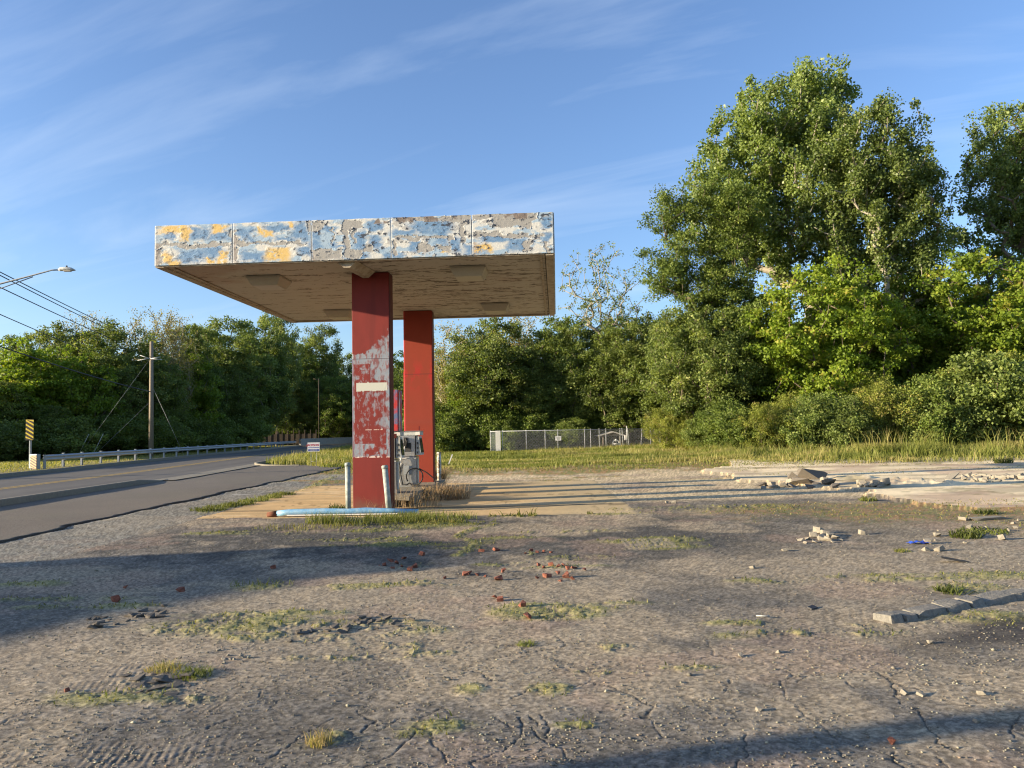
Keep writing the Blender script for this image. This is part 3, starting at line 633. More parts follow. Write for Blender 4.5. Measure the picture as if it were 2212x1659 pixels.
def column_cols(U, Vd, front):
    mx_, my_ = U * .79, Vd * 5.0
    n1 = fbm(mx_ * 5, my_ * 2.5, 501, 5); n2 = fbm(mx_ * 26, my_ * 9, 511, 5, .65); n3 = fbm(mx_ * 9, my_ * 9, 521, 5)
    C = np.zeros(U.shape + (3,)) + np.array((0.185, 0.022, 0.016)); C *= (.86 + .28 * n1)[..., None]
    if not front:
        C = np.zeros(U.shape + (3,)) + np.array((0.245, 0.036, 0.018)); C *= (.93 + .14 * n1)[..., None]
        C = lerp3(C, (0.36, 0.02, 0.02), sstep(.48, .58, n1) * np.exp(-((Vd - .36) / .06) ** 2) * .8)
        C = lerp3(C, (0.22, 0.045, 0.03), np.exp(-((Vd - .62) / .012) ** 2) * .4)
        C = lerp3(C, (0.10, 0.02, 0.02), (np.abs(Vd - .355) < .002) * .7)
        C = lerp3(C, (0.12, 0.01, 0.01), (np.abs(U - .52) < .022) & (np.abs(Vd - .665) < .022))
        C = lerp3(C, (0.6, 0.05, 0.06), (1 - sstep(.03, .05, U)) * .6)
        return C, n1 * 0
    sy_ = 804 + Vd * 721; z = (sy_ - 1000) * 2.9625     # rows measured on the photograph
    x = U * 335 + 238
    gw = np.array((0.27, 0.30, 0.33))
    wht = np.zeros_like(U)
    wht = np.maximum(wht, (z < 195) * (z > -75) * sstep(0, .35, (x - 470) / 200 + (z - 40) / 260 + (n3 - .5) * 1.1))
    wht = np.maximum(wht, (z < 195) * (z > 60) * sstep(.45, .6, n3 + (z - 150) / 180))
    inp = (z > 200) & (z < 1080)
    edgew = np.maximum(sstep(268, 246, x), sstep(520, 556, x)) 
    wht = np.maximum(wht, inp * sstep(.40, .75, edgew + (n3 - .5) * .9))
    top = (z > 200) & (z < 395); wht = np.maximum(wht, top * sstep(.38, .56, n3 * .8 + .35 * (x > 400) - .14 * (z > 300) + .25 * (z < 250)))
    wht = np.maximum(wht, inp * .75 * sstep(.60, .80, n3 + .28 * np.exp(-(((x - 470) / 50) ** 2 + ((z - 600) / 70) ** 2)) + .1 * (x > 430)))
    wht = np.maximum(wht, (z > 960) * (z < 1080) * sstep(.5, .62, n3 + .10 * (x > 480) + .2 * (x < 330)))
    wht = wht * (.25 + .75 * sstep(.34, .60, n2 + (n3 - .5) * .5))
    drt = sstep(.93, 1.0, Vd + (n3 - .5) * .06) * .6; C = lerp3(C, (0.12, 0.085, 0.055), drt); C = lerp3(C, (0.13, 0.018, 0.014), sstep(.5, .7, fbm(mx_ * 9, my_ * .9, 531, 4)) * .45)
    scr = inp * sstep(.60, .66, n2) * .8
    C = lerp3(C, gw * 1.0, np.clip(np.maximum(wht, scr * .6), 0, 1) * .9)
    C = lerp3(C, (0.20, 0.25, 0.29), wht * sstep(.52, .6, n2) * .6)
    st = (z + (n3 - .5) * 14 > 415) & (z + (n3 - .5) * 14 < 490) & (x > 272) & (x < 552); C = lerp3(C, (0.50, 0.50, 0.42), st)
    C = lerp3(C, (0.75, 0.6, 0.5), ((np.abs(z - 1080 + (n3 - .5) * 12) < 4) & (n2 > .46)) * .9)
    C = lerp3(C, (0.75, 0.6, 0.5), ((np.abs(z - 835 + (n3 - .5) * 10) < 3) & (x > 340) & (x < 540) & (n2 > .42)) * .8)
    C = lerp3(C, (0.05, 0.05, 0.06), (np.abs(z - 198) < 3) * .9)
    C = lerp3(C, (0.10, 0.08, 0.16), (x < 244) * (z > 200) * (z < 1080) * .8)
    return C, wht * -.002
COLW, COLD, CX = .79, .40, 4.02
for k, (cx, dd, fr) in enumerate(((4.006, 1.273, True), (4.06, 6.486, False))):
    base = 0.0 if fr else 0.0
    U, Z, q = grid(90, 420, None); C, rl = column_cols(U, 1 - Z, fr)
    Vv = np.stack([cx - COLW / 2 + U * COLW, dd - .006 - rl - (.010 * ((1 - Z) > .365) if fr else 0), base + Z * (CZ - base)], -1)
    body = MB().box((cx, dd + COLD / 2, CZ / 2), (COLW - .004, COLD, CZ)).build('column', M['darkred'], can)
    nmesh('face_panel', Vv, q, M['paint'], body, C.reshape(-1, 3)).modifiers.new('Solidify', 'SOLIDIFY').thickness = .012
    b = MB().box((cx + COLW / 2 + .006, dd + .03, CZ / 2), (.016, .06, CZ - .02)); b.build('corner_trim', M['red'] if not fr else M['darkred'], body)
    if not fr: MB().box((cx - COLW / 2 - .004, dd + .02, 1.7), (.02, .04, 3.2)).build('corner_trim', M['signred'], body)

def loc(wx, dy):                             # canopy frame -> world
    return Vector((-7.03 + wx * math.cos(YAW) - dy * math.sin(YAW), 15.06 + wx * math.sin(YAW) + dy * math.cos(YAW)))

# ------------------------------------------------------------------ pump island
isl = thing('pump_island', 'raised concrete pump island between the two red columns, undermined at its near end', 'pump island', (*loc(4.0, 2.2), 0), YAW)
b = MB(); b.box((0.05, 2.75, .12), (1.15, 5.3, .24), bevel=.02); b.build('island_slab', M['kerb'], isl)
b = MB(); b.box((.15, .02, .19), (.95, .16, .09), rot=Matrix.Rotation(R_(3), 3, 'Y'), bevel=.01); b.build('broken_edge', M['rubble'], isl)
MB().box((0.38, .12, .09), (.6, .1, .18)).build('shade_block', M['rubber'], isl)  # black block stands in for the shaded hollow at the slab front
MB().tube([(-.32, -.14, .0), (-.30, -.12, .26)], .07, 10).tube([(-.30, -.12, .24), (-.30, -.12, .27)], .1, 10).build('pipe_stub', M['red'], isl)

def pump(name, label, wx, dy, right=True):
    p = thing(name, label, 'fuel pump', (*loc(wx, dy), .24), YAW + R_(0 if right else 2), 'old fuel pumps on the island')
    # end view: narrow body, cabinets flaring outwards, wide header
    MB().box((0, 0, .04), (.58, .5, .08)).box((0, 0, .42), (.54, .46, .68), bevel=.008).build('lower_body', M['steel'], p)
    MB().prism([(-.25, -.23, .77), (.25, -.23, .77), (.25, -.23, 1.30), (-.25, -.23, 1.30)], (0, .46, 0)).build('upper_body', M['steel'], p)
    for s in (-1, 1):
        c = MB().prism([(s * .27, -.21, .80), (s * .40, -.21, .80), (s * .345, -.21, 1.27), (s * .27, -.21, 1.27)], (0, .42, 0)).build('display_cabinet', M['greyp'], p)
        MB().prism([(s * .405, -.17, .86), (s * .41, -.17, .86), (s * .358, -.17, 1.22), (s * .353, -.17, 1.22)], (0, .34, 0)).build('display_window', M['glass'], c)
        for a in (.86, .98, 1.1): MB().box((s * .315, -.215, a), (.025, .012, .05)).build('screw_plate', M['dkmetal'], c)
    MB().box((0, 0, 1.345), (.76, .50, .10), bevel=.008).build('header', M['greyp'], p)
    MB().box((0, 0, 1.405), (.80, .54, .015)).build('header_cap', M['steel'], p)
    for s in (-1, 1): MB().box((s * .33, -.255, 1.345), (.10, .012, .08)).build('badge', M['whitep'], p)
    MB().box((.02, -.245, .72), (.5, .02, .012)).build('seam_trim', M['whitep'], p)
    MB().box((.29, -.1, .40), (.03, .05, .62)).build('side_post', M['whitep'], p)
    return p
p1 = pump('fuel_pump', 'scuffed steel fuel pump with tall painted panel on top, half hidden behind the front column', 3.93, 2.95, False)
sg = MB().box((.27, .0, 1.88), (.13, .62, .94), bevel=.006).build('top_panel', None, p1)
M['toppaint'] = mat('top_panel_paint', (0.50, 0.05, 0.05), 0.5, c2=(0.12, 0.17, 0.30), vscale=3.2, var=.15)
sg.data.materials.append(M['toppaint'])
MB().tube([(.36, -.2, .85), (.36, -.2, 2.3)], .012, 6).build('conduit', M['whitep'], p1)
MB().box((.27, -.33, 1.30), (.08, .05, .10)).build('nozzle_boot', M['darkred'], p1)
MB().box((-.12, -.02, .25), (.3, .52, .2)).build('access_panel', M['rust'], p1)
p2 = pump('fuel_pump', 'silver fuel pump with its nozzle hung and hose looped, in front of the rear column', 4.02, 5.0)
MB().tube([(0.02, -.26, 1.18), (.03, -.31, 1.22), (.06, -.33, 1.15), (.04, -.33, 1.02)], [.02, .025, .02, .014], 8).box((.02, -.27, 1.12), (.09, .06, .26), bevel=.01).build('nozzle', M['rubber'], p2)
MB().tube([(.0, -.30, 1.02), (-.02, -.32, .88), (-.10, -.33, .70), (-.15, -.33, .5), (-.14, -.33, .25), (-.1, -.34, .06)], .016, 8).build('hose', M['whitep'], p2)
ring = [(.25 + .21 * math.cos(a), -.34 + .02 * math.sin(a * 2), .26 + .21 * math.sin(a)) for a in [2 * math.pi * k / 22 for k in range(23)]]
MB().tube([(-.2, -.33, .85), (-.12, -.34, .55), (-.1, -.34, .3), (-.05, -.34, .06)] + [(.05, -.34, .06)] + ring[14:] + ring[:14], .017, 8).build('hose', M['rubber'], p2)
MB().tube([(.36, -.3, .46), (.55, -.3, .36), (.72, -.3, .22), (.80, -.32, .06), (.82, -.3, -.1)], .015, 8).build('hose', M['rubber'], p2)
MB().box((.0, -.24, 1.0), (.3, .015, .22)).build('recess', M['dkmetal'], p2)
MB().box((-.16, -.24, .48), (.07, .012, .26), rot=Matrix.Rotation(R_(14), 3, 'Y')).build('paint_smear', M['whitep'], p2)
MB().box((.06, -.24, .42), (.22, .012, .22)).build('dent_panel', M['galv2'], p2)

# ------------------------------------------------------------------ bollards, kerb pipe, stake
def bollard(label, bx, by, top, r, m_, cap=True, z=0.0):
    t = thing('bollard', label, 'bollard', (bx, by, z), 0, 'steel pipe bollards at the pump island')
    MB().tube([(0, 0, -.08), Vector(top)], r, 16).build('post', m_, t)
    if cap:
        d = Vector(top).normalized(); MB().tube([Vector(top) - d * .05, Vector(top) + d * .006, Vector(top) + d * .025], [r * 1.12, r * 1.12, r * .7], 16).build('cap', m_, t)
    return t
a = pt(753, 1098, 15.72); a.z = 0; bollard('upright grey-green pipe bollard left of the front column', a.x, a.y, (-.015, 0, 1.0), .055, M['bollardg'])
a = pt(841.5, 1094, 15.75); a.z = 0; bollard('leaning grey-green pipe bollard in front of the front column', a.x, a.y, (-.095, .02, .93), .06, M['bollardg'])
a = pt(949, 1049, 22.0); bollard('flaking white bollard with rust right of the rear column', a.x, a.y, (0, 0, .93), .06, M['bollardw'], z=a.z)
t = thing('marker_stake', 'thin leaning wooden stake in the grass behind the rear bollard', 'stake', (*at(967, 1006).xy, 0))
MB().box((.12, 0, .25), (.05, .04, .62), rot=Matrix.Rotation(R_(22), 3, 'Y')).build('stake', M['whitep'], t)

kp = thing('island_kerb_guard', 'light blue steel kerb guard with rusted left end, lying before the front column', 'kerb guard', (-3.2, 15.35, 0), R_(-2))
q_ = [(-1.55, .02, .05), (-1.3, .0, .075), (-.6, .01, .085), (-.1, .0, .075), (.25, .02, .085), (.7, .05, .065), (1.3, .04, .05)]
MB().tube(q_, [.055, .06, .06, .055, .06, .055, .045], 10).build('pipe', M['bluep'], kp)
MB().tube([(-1.72, .03, .03), (-1.52, .02, .05)], [.05, .062], 10).build('rusted_end', M['rust'], kp)
MB().box((-.2, -.05, .02), (2.2, .03, .02)).build('lower_lip', M['whitep'], kp)

# ------------------------------------------------------------------ guardrail, markers, yard sign
A0, B0 = Vector((-24.8, 40)), Vector((-30.5, 108)); gd = (B0 - A0); GL = gd.length; gn = gd.normalized()
def gpt(px):                                 # station on the rail line seen at column px
    lo, hi = 0.0, GL * 1.2
    for _ in range(40):
        mdl = (lo + hi) / 2; q = A0 + gn * mdl
        if PW / 2 + q.x / q.y * FP < px: lo = mdl
        else: hi = mdl
    return lo
gr_ = thing('guardrail', 'long galvanised steel guardrail with short steel posts along the far side of the road', 'guardrail', (A0.x, A0.y, .1), 0)
perp = Vector((gn.y, -gn.x))
prof = [(.0, .31), (.04, .27), (.075, .25), (.075, .22), (.0, .18), (.0, .13), (.075, .09), (.075, .06), (.04, .04), (.0, .0)]
V_, F_ = [], []
sts = np.linspace(0.6, GL, 60)
for s_ in sts:
    c = gn * s_
    for o_, z_ in prof: V_.append((c.x + perp.x * (o_ + .1), c.y + perp.y * (o_ + .1), z_ + .40))
n_ = len(prof)
for i in range(len(sts) - 1):
    for k in range(n_ - 1): F_.append((i * n_ + k, i * n_ + k + 1, (i + 1) * n_ + k + 1, (i + 1) * n_ + k))
o = nmesh('rail', V_, F_, M['galv'], gr_); o.modifiers.new('Solidify', 'SOLIDIFY').thickness = .01
ang = math.atan2(gn.y, gn.x)
def gpost(s_, first=None):
    if first is None:
        b = MB(); b.box((0, 0, .34), (.15, .012, .86)).box((-.07, 0, .34), (.012, .1, .86)).box((.07, 0, .34), (.012, .1, .86)).box((0, -.08, .55), (.15, .1, .33))
        o = b.build('post', M['galv'], gr_)
    else:
        o = first.copy(); COL.objects.link(o); o.parent = gr_
    c = gn * s_; o.location = (c.x, c.y, 0); o.rotation_euler = (0, 0, ang); return o
f0 = gpost(gpt(137))
for px in (177, 218, 256, 292, 325, 354, 381, 405, 427, 447, 467, 485, 502, 519, 533, 547, 561, 573, 585, 592, 598, 604, 610): gpost(gpt(px), f0)
MB().box((.35, .25, .37), (.03, .2, .72)).build('end_terminal', M['galv2'], gr_)
# striped impact panel at the rail end and object marker behind
def stripes(parent, w_, h_, y_, ys, base, n, sl, mt, lw):
    for k in range(-2, n + 2):
        z0 = k * h_ / n
        poly = []
        zs = [(-w_ / 2, z0), (w_ / 2, z0 - sl), (w_ / 2, z0 - sl + lw), (-w_ / 2, z0 + lw)]
        zs = [(x_, min(max(z_, 0), h_)) for x_, z_ in zs]
        if max(z_ for _, z_ in zs) - min(z_ for _, z_ in zs) < .02: continue
        if abs(zs[0][1] - zs[3][1]) + abs(zs[1][1] - zs[2][1]) < .01: continue
        MB().prism([(x_, y_, base + z_) for x_, z_ in zs], (0, -.004, 0)).build('stripe', mt, parent)
q = A0 + gn * -.15
t = thing('impact_marker', 'faded orange and black diagonal striped panel on the near end of the guardrail', 'hazard panel', (q.x, q.y, .08), R_(-20))
MB().box((-.02, .1, .40), (.5, .22, .80), bevel=.01).build('end_box', M['galv2'], t)
MB().box((.04, -.03, .39), (.44, .02, .70)).build('panel', M['signorange'], t)
stripes(t, .44, .70, -.045, 0, .04, 5, .20, M['signblack'], .065)
for ch in t.children:
    if ch.name.startswith('stripe'): ch.location.x = .04
q = pt(64, 975, 41.5)
t = thing('object_marker', 'tall yellow and black striped object marker sign on a grey post behind the guardrail end', 'road sign', (q.x, q.y, .1))
zt = pt(64, 906, 41.5).z; zb = pt(64, 951, 41.5).z
MB().box((0, 0, zb / 2), (.05, .03, zb + .2)).box((.06, .02, zb / 2), (.02, .05, zb + .2)).build('post', M['galv'], t)
MB().box((0, -.03, (zt + zb) / 2 - .1), (.42, .012, zt - zb), bevel=.004).build('sign_panel', M['signyellow'], t)
stripes(t, .42, zt - zb, -.038, 0, zb - .1, 5, .26, M['signblack'], .125)

def text(body, size, mt, parent, locn, rotz=0, name='lettering', sx=1.0):
    c = bpy.data.curves.new(name, 'FONT'); c.body = body; c.size = size; c.extrude = .001; c.align_x = 'CENTER'; c.offset = size * .02
    o = bpy.data.objects.new(name, c); COL.objects.link(o)
    me = bpy.data.meshes.new_from_object(o); bpy.data.objects.remove(o)
    o = bpy.data.objects.new(name, me); COL.objects.link(o); me.materials.append(mt)
    o.parent = parent; o.location = locn; o.rotation_euler = (math.pi / 2, 0, rotz); o.scale = (sx, 1, 1); return o
a, b_ = pt(664.5, 956, 38), pt(690.5, 975, 38); cx_ = (a.x + b_.x) / 2; sw = b_.x - a.x; sh = a.z - b_.z
t = thing('yard_sign', 'small white yard sign with red and blue print standing in the tall roadside grass', 'yard sign', (cx_, 38, 0), R_(3))
MB().box((0, 0, (a.z + b_.z) / 2), (sw, .01, sh)).build('board', M['signwhite'], t)
zc = b_.z
text('JACKSON', .145, M['signred'], t, (-.04, -.008, zc + sh * .60), sx=.95)
for z_, hh_ in ((.43, .03), (.16, .085)): MB().box((0, -.008, zc + sh * z_), (sw * .9, .003, hh_)).build('print_band', M['signblue'], t)
text('FOR MAYOR', .05, M['signwhite'], t, (0, -.012, zc + sh * .115), sx=1.1)
b = MB()
for s in (-.13, .13): b.tube([(s, 0, -.05), (s, 0, zc)], .006, 6)
b.tube([(-.13, 0, .3), (.13, 0, .3)], .005, 6).build('wire_legs', M['galv'], t)

# ------------------------------------------------------------------ poles, street light, wires
q = pt(325, 985, 60)
t = thing('utility_pole', 'tall wooden utility pole with small crossarms and guy wires beyond the guardrail', 'utility pole', (q.x, 60, 0)); ztop = pt(325, 738, 60).z
up = t
MB().tube([(0.05, 0, -.3), (0, 0, ztop)], [.19, .13], 12).build('pole', M['wood'], t)
b = MB(); zz = pt(325, 775, 60).z; z2 = pt(325, 748 + 28, 60).z
b.tube([(-.05, -.1, zz), (-.85, -.1, zz + .28)], .03, 6).tube([(.1, -.1, zz + .02), (.75, -.1, zz + .12)], .03, 6)
zz2 = zz - 1.0
zc1 = pt(325, 761, 60).z
b.build('bracket', M['greyp'], t)
b = MB(); b.box((-.45, -.16, zz - .0), (.02, .02, .02)); b.tube([(-1.0, -.15, zz - .12), (0, -.15, zz + .02)], .035, 6).tube([(0, -.15, zz), (.9, -.15, zz - .1)], .035, 6).build('crossarm', M['greyp'], t)
for k, (x0, x1, zz_) in enumerate([(-5.2, -.1, zz), (-4.1, -.1, zz - 3.4), (3.1, .1, zz - 2.2)]):
    MB().tube([(x0, -1.0,   .1), (x1, 0, zz_)], .008, 5).build('guy_wire', M['galv2'], t)
    if x0 < 0: MB().tube([(x0, -1.0, .1), (x0 + 5 * .17, -.83, 2.0)], .018, 6).build('guy_guard', M['greyp'], t)

lx = Vector((-24.4, 31.0))
t = thing('street_light', 'grey cobra-head street light on a long arm over the road at the left', 'street light', (lx.x, lx.y, 0)); sl_ = t
def L3(px, py, Y=31.0): p = pt(px, py, Y); return Vector((p.x - lx.x, p.y - lx.y, p.z))
MB().tube([(0, 0, -.3), (0, 0, 11.0)], [.19, .14], 12).build('pole', M['wood'], t)
MB().tube([(0, 0, L3(-201, 672).z), L3(0, 613), L3(60, 597.5), L3(112, 583.5), L3(128, 583)], [.045, .04, .035, .03, .03], 8).build('arm', M['galv2'], t)
MB().tube([(0, 0, L3(-201, 700).z), L3(0, 623.5), L3(71, 598)], .022, 6).build('brace', M['galv2'], t)
a = L3(127, 583); b_ = L3(163, 584)
head = MB().tube([a, a + Vector((.08, 0, .03)), a + Vector((.3, 0, .035)), a + Vector((.5, 0, .01)), a + Vector((.68, 0, -.03))], [.05, .085, .085, .08, .02], 12)
o = head.build('lamp_head', M['greyp'], t)
MB().tube([a + Vector((.32, 0, .1)), a + Vector((.32, 0, .17))], .035, 8).build('photocell', M['dkmetal'], o)
MB().box(a + Vector((.36, 0, -.055)), (.34, .12, .05), taper=.8, bevel=.01).build('lens', M['lens'], o)

def cable(label, p0, p1, r, sag=.0, m_='wire'):
    p0, p1 = Vector(p0), Vector(p1)
    pts_ = [p0.lerp(p1, k / 16) - Vector((0, 0, sag * 4 * (k / 16) * (1 - k / 16))) for k in range(17)]
    o = MB().tube(pts_, r, 5).build('power_line', M[m_], None)
    return tag(o, label, 'power line', 'overhead lines at the left')
F0 = lambda x0, y0, Y0: pt(x0, y0, Y0)
cable('topmost overhead line sloping down behind the street light', F0(-200, 485, 31), F0(335, 748, 96), .03, .2)
cable('overhead line just under the topmost one', F0(-200, 491, 31), F0(335, 757, 96), .03, .2)
cable('middle overhead line crossing under the street light arm', F0(-200, 524, 31), F0(335, 771, 96), .03, .2)
cable('thin lower overhead line ending behind the dark treetops at the left', F0(-200, 590, 31), F0(250, 782, 90), .028, .15)
cable('thick low cable crossing in front of the left trees', F0(-200, 675, 31), (up.location.x, 60, 5.2), .035, .25)

# utility pole behind and left of the camera: its shadow is the soft band at the lower right
t = thing('roadside_pole', 'wooden utility pole standing by the near kerb', 'utility pole', (-13.6, .55, 0))
MB().tube([(0, 0, -.3), (0, 0, 9.5)], [.15, .12], 12).build('pole', M['wood'], t)
MB().box((0, 0, 8.8), (2.4, .12, .12)).build('crossarm', M['wood'], t)

# unseen building, added and shaped to cast the shade over the lower left lot
ud = Vector((math.cos(R_(SUN_AZ)), math.sin(R_(SUN_AZ)))); vd = Vector((ud.y, -ud.x))
t = thing('shadow_building', 'unseen building added across the road, stepped roof shaped to cast the lot shadow', 'building', (-26.0, 5.93, 0), R_(SUN_AZ))
zs = [(0, 5.15), (-2.3, 5.1), (-2.5, 4.75), (-4.4, 4.3), (-7.0, 3.8), (-13, 3.5)]
b = MB(); b.prism([(0, 0, 0)] + [(0, y, z) for y, z in zs] + [(0, -13, 0)], (-9, 0, 0)); b.build('wall', M['wall'], t)
for (y0, z0), (y1, z1) in zip(zs[:-1], zs[1:]):
    MB().prism([(.02, y0 + .0, z0 + .01), (.02, y1, z1 + .01), (.02, y1, z1 + .05), (.02, y0, z0 + .05)], (-9.04, 0, 0)).build('roof', M['roofmetal'], t)
for y in (-1.6, -5.0, -9.0): MB().box((.02, y, 1.5), (.06, 1.6, 1.3)).build('window', M['glass'], t)
MB().box((.02, -3.3, 1.05), (.06, 1.0, 2.1)).build('door', M['darkred'], t)

# ------------------------------------------------------------------ bridge parapet, picket fence
t = thing('bridge_parapet', 'long low concrete bridge parapet beyond the far end of the guardrail', 'parapet', (-30.0, 108, .1))
pp = [Vector((0, 0, 0)), Vector((1.2, 10, 0)), Vector((4.6, 22, 0)), Vector((9.5, 40, 0)), Vector((16, 60, 0)), Vector((28, 84, 0))]
for a, b_ in zip(pp[:-1], pp[1:]):
    d = b_ - a; n = Vector((d.y, -d.x, 0)).normalized() * .3
    MB().prism([a, b_, b_ + Vector((0, 0, 1.0)), a + Vector((0, 0, 1.0))], n).build('wall_section', M['parapet'], t)
t = thing('picket_fence', 'dark weathered board fence with tall posts in the shade behind the guardrail end', 'fence', (pt(561, 950, 118).x, 118, 0))
wf = pt(683, 950, 118).x - pt(561, 950, 118).x
b = MB()
for k in range(int(wf / .16)): b.box((k * .16 + .08, 0, 1.05), (.13, .03, 1.5 + .02 * math.sin(k * 3.1)))
b.build('pickets', M['fencewood'], t)
for k in range(11): MB().box((wf * k / 10, -.05, 1.2), (.12, .1, 2.4)).build('post', M['fencewood'], t)
t = thing('lamp_pole', 'slim dark street lamp pole against the shaded trees right of the board fence', 'street lamp', (pt(689, 950, 115).x, 115, 0))
MB().tube([(0, 0, 0), (0, 0, 10)], .07, 8).build('pole', M['fencewood'], t); MB().tube([(0, 0, 9.8), (-.8, 0, 10.0)], .05, 6).build('arm', M['fencewood'], t)

# ------------------------------------------------------------------ chain-link compound
fl, frr = pt(1059.6, 976, 55), pt(1426, 964, 55)
t = thing('chain_link_fence', 'grey chain-link fence with white slats at its left end along the back of the grass', 'fence', (fl.x, 55, float(terr(2, 55))))
FWd = frr.x - fl.x; FHh = 1.38
def fx(z8): return pt((1400 + z8 / 3.3515) * .72, 950, 55).x - fl.x
b = MB()
s = .11; n = int(FWd / s)
for k in range(-14, n + 1):
    for sgn in (1, -1):
        x0 = k * s if sgn > 0 else k * s + FHh; x1 = x0 + sgn * FHh
        z0, z1 = 0.03, FHh
        def cl_(x, z, xx, zz):
            return x, z
        p0 = [x0, z0]; p1 = [x1, z1]
        lo, hi = 0.0, 1.0
        dx = p1[0] - p0[0]
        for bnd, sg in ((0, 1), (FWd, -1)):
            ta = (bnd - p0[0]) / dx
            if (dx > 0) == (sg > 0): lo = max(lo, ta)
            else: hi = min(hi, ta)
        if hi - lo < .02: continue
        A_ = (p0[0] + dx * lo, 0, p0[1] + (p1[1] - p0[1]) * lo); B_ = (p0[0] + dx * hi, 0, p0[1] + (p1[1] - p0[1]) * hi)
        b.tube([A_, B_], .0042, 3, cap=False)
b.build('wire_mesh', M['galv2'], t)
MB().tube([(0, 0, FHh + .02), (FWd, 0, FHh + .02)], .022, 6).build('top_rail', M['galv'], t)
for zx in (240, 362, 600, 790, 918, 1188, 1248, 1335, 1402, 1545, 1575, 1632, 1750, 1850, 1945):
    hh_ = FHh + (.45 if zx == 1945 else .08); tl = .12 if zx in (1750,) else (-.07 if zx in (1575, 1632) else 0)
    MB().tube([(fx(zx), .03, -.1), (fx(zx) + tl, .03, hh_)], .032, 8).build('post', M['greyp'], t)
b = MB()
for zx in np.arange(246, 300, 7): b.box((fx(zx), .02, .70), (.02, .01, 1.34))
b.build('privacy_slats', M['galv'], t)
b = MB()
for zx in (296, 306, 316, 326, 336): b.box((fx(zx), -.05, .72), (.06, .02, 1.45))
b.build('privacy_slats', M['whitep'], t)
o = thing('fence_notice', 'small white notice board hung on the chain-link fence', 'sign', (pt(1206, 947, 54.9).x, 54.9, pt(1206, 947, 54.9).z))
MB().box((0, 0, 0), (.42, .015, .30)).build('board', M['signwhite'], o)
b = MB()
for k in range(3): b.box((0, -.012, .07 - k * .07), (.30 - .05 * k, .004, .022))
b.build('print_lines', M['dkmetal'], o)
q = pt(1318, 975, 57.2)
t = thing('pump_house', 'small open shelter with a shallow pitched roof behind the chain-link fence', 'shelter', (q.x, 57.2, .3))
xl, xr, xm = pt(1290, 940, 57).x - q.x, pt(1347, 940, 57).x - q.x, pt(1322, 940, 57).x - q.x; z1 = pt(1318, 942, 57).z - .3; z2 = pt(1318, 934, 57).z - .3
for a, c in (((xl, z1), (xm, z2)), ((xm, z2), (xr, z1))):
    MB().prism([(a[0], -1.0, a[1]), (c[0], -1.0, c[1]), (c[0], -1.0, c[1] + .07), (a[0], -1.0, a[1] + .07)], (0, 2.2, 0)).build('roof', M['roofmetal'], t)
MB().box((xm + .45, .4, z1 / 2 - .02), (.7, .8, z1)).build('wall', M['fencewood'], t)
MB().prism([(xl + .2, -.7, z1), (xr - .2, -.7, z1), (xm, -.7, z2)], (0, .05, 0)).build('gable', M['wood'], t)
for x_ in (xl + .35, xr - .35):
    for y_ in (-.8, 1.0): MB().box((x_, y_, z1 / 2), (.08, .08, z1)).build('post', M['wood'], t)
q = pt(1331, 965, 56)
t = thing('pump_equipment', 'white painted pipe valve assembly standing in front of the small shelter', 'machinery', (q.x, 56, .25)); t.scale = (.62, .62, .55)
MB().tube([(-.38, 0, 0), (-.38, 0, .7), (-.2, 0, .95), (.2, 0, .95), (.38, 0, .7), (.38, 0, 0)], .09, 8).build('pipework', M['whitep'], t)
MB().tube([(-.3, -.05, .5), (.3, -.05, .5)], .13, 10).tube([(0, 0, .8), (0, 0, 1.15)], .1, 8).build('valve_body', M['whitep'], t)
MB().tube([(-.22, 0, 1.12), (.22, 0, 1.12)], .03, 6).tube([(0, 0, 1.1), (0, 0, 1.35)], .025, 6).build('handwheel', M['dkmetal'], t)
q = pt(1355, 966, 56)
t = thing('meter_post', 'slim post with a white meter box behind the chain-link fence right of the shelter', 'meter post', (q.x, 56, .3))
MB().tube([(0, 0, 0), (0, 0, pt(1355, 920, 57).z - .3)], .04, 8).build('post', M['greyp'], t)
MB().box((-.1, -.06, pt(1355, 945, 57).z - .3), (.2, .14, .36), bevel=.01).build('meter_box', M['whitep'], t)

# ------------------------------------------------------------------ trees
G_OLIVE = [(0, (0.082, 0.109, 0.028)), (.45, (0.147, 0.196, 0.049)), (.8, (0.212, 0.266, 0.070)), (1, (0.310, 0.333, 0.105))]
M['lf_cotton'] = leafmat('cottonwood_leaves', [(0, (0.083, 0.120, 0.033)), (.5, (0.152, 0.206, 0.052)), (.85, (0.227, 0.286, 0.086)), (1, (0.334, 0.382, 0.153))], .35, .42)
M['lf_maple'] = leafmat('bright_leaves', [(0, (0.092, 0.140, 0.014)), (.5, (0.158, 0.226, 0.025)), (.85, (0.219, 0.273, 0.035)), (1, (0.304, 0.266, 0.056))], .4)
M['lf_green'] = leafmat('green_leaves', G_OLIVE, .35)
M['lf_dark'] = leafmat('dark_leaves', [(0, (0.061, 0.092, 0.018)), (.5, (0.120, 0.170, 0.033)), (1, (0.206, 0.251, 0.058))], .3)
M['lf_pale'] = leafmat('budding_leaves', [(0, (0.160, 0.154, 0.063)), (.5, (0.233, 0.217, 0.084)), (1, (0.320, 0.266, 0.140))], .35)
M['lf_bush'] = leafmat('thicket_leaves', [(0, (0.113, 0.130, 0.026)), (.4, (0.183, 0.218, 0.037)), (.75, (0.252, 0.270, 0.053)), (.92, (0.259, 0.200, 0.064)), (1, (0.336, 0.313, 0.114))], .3)

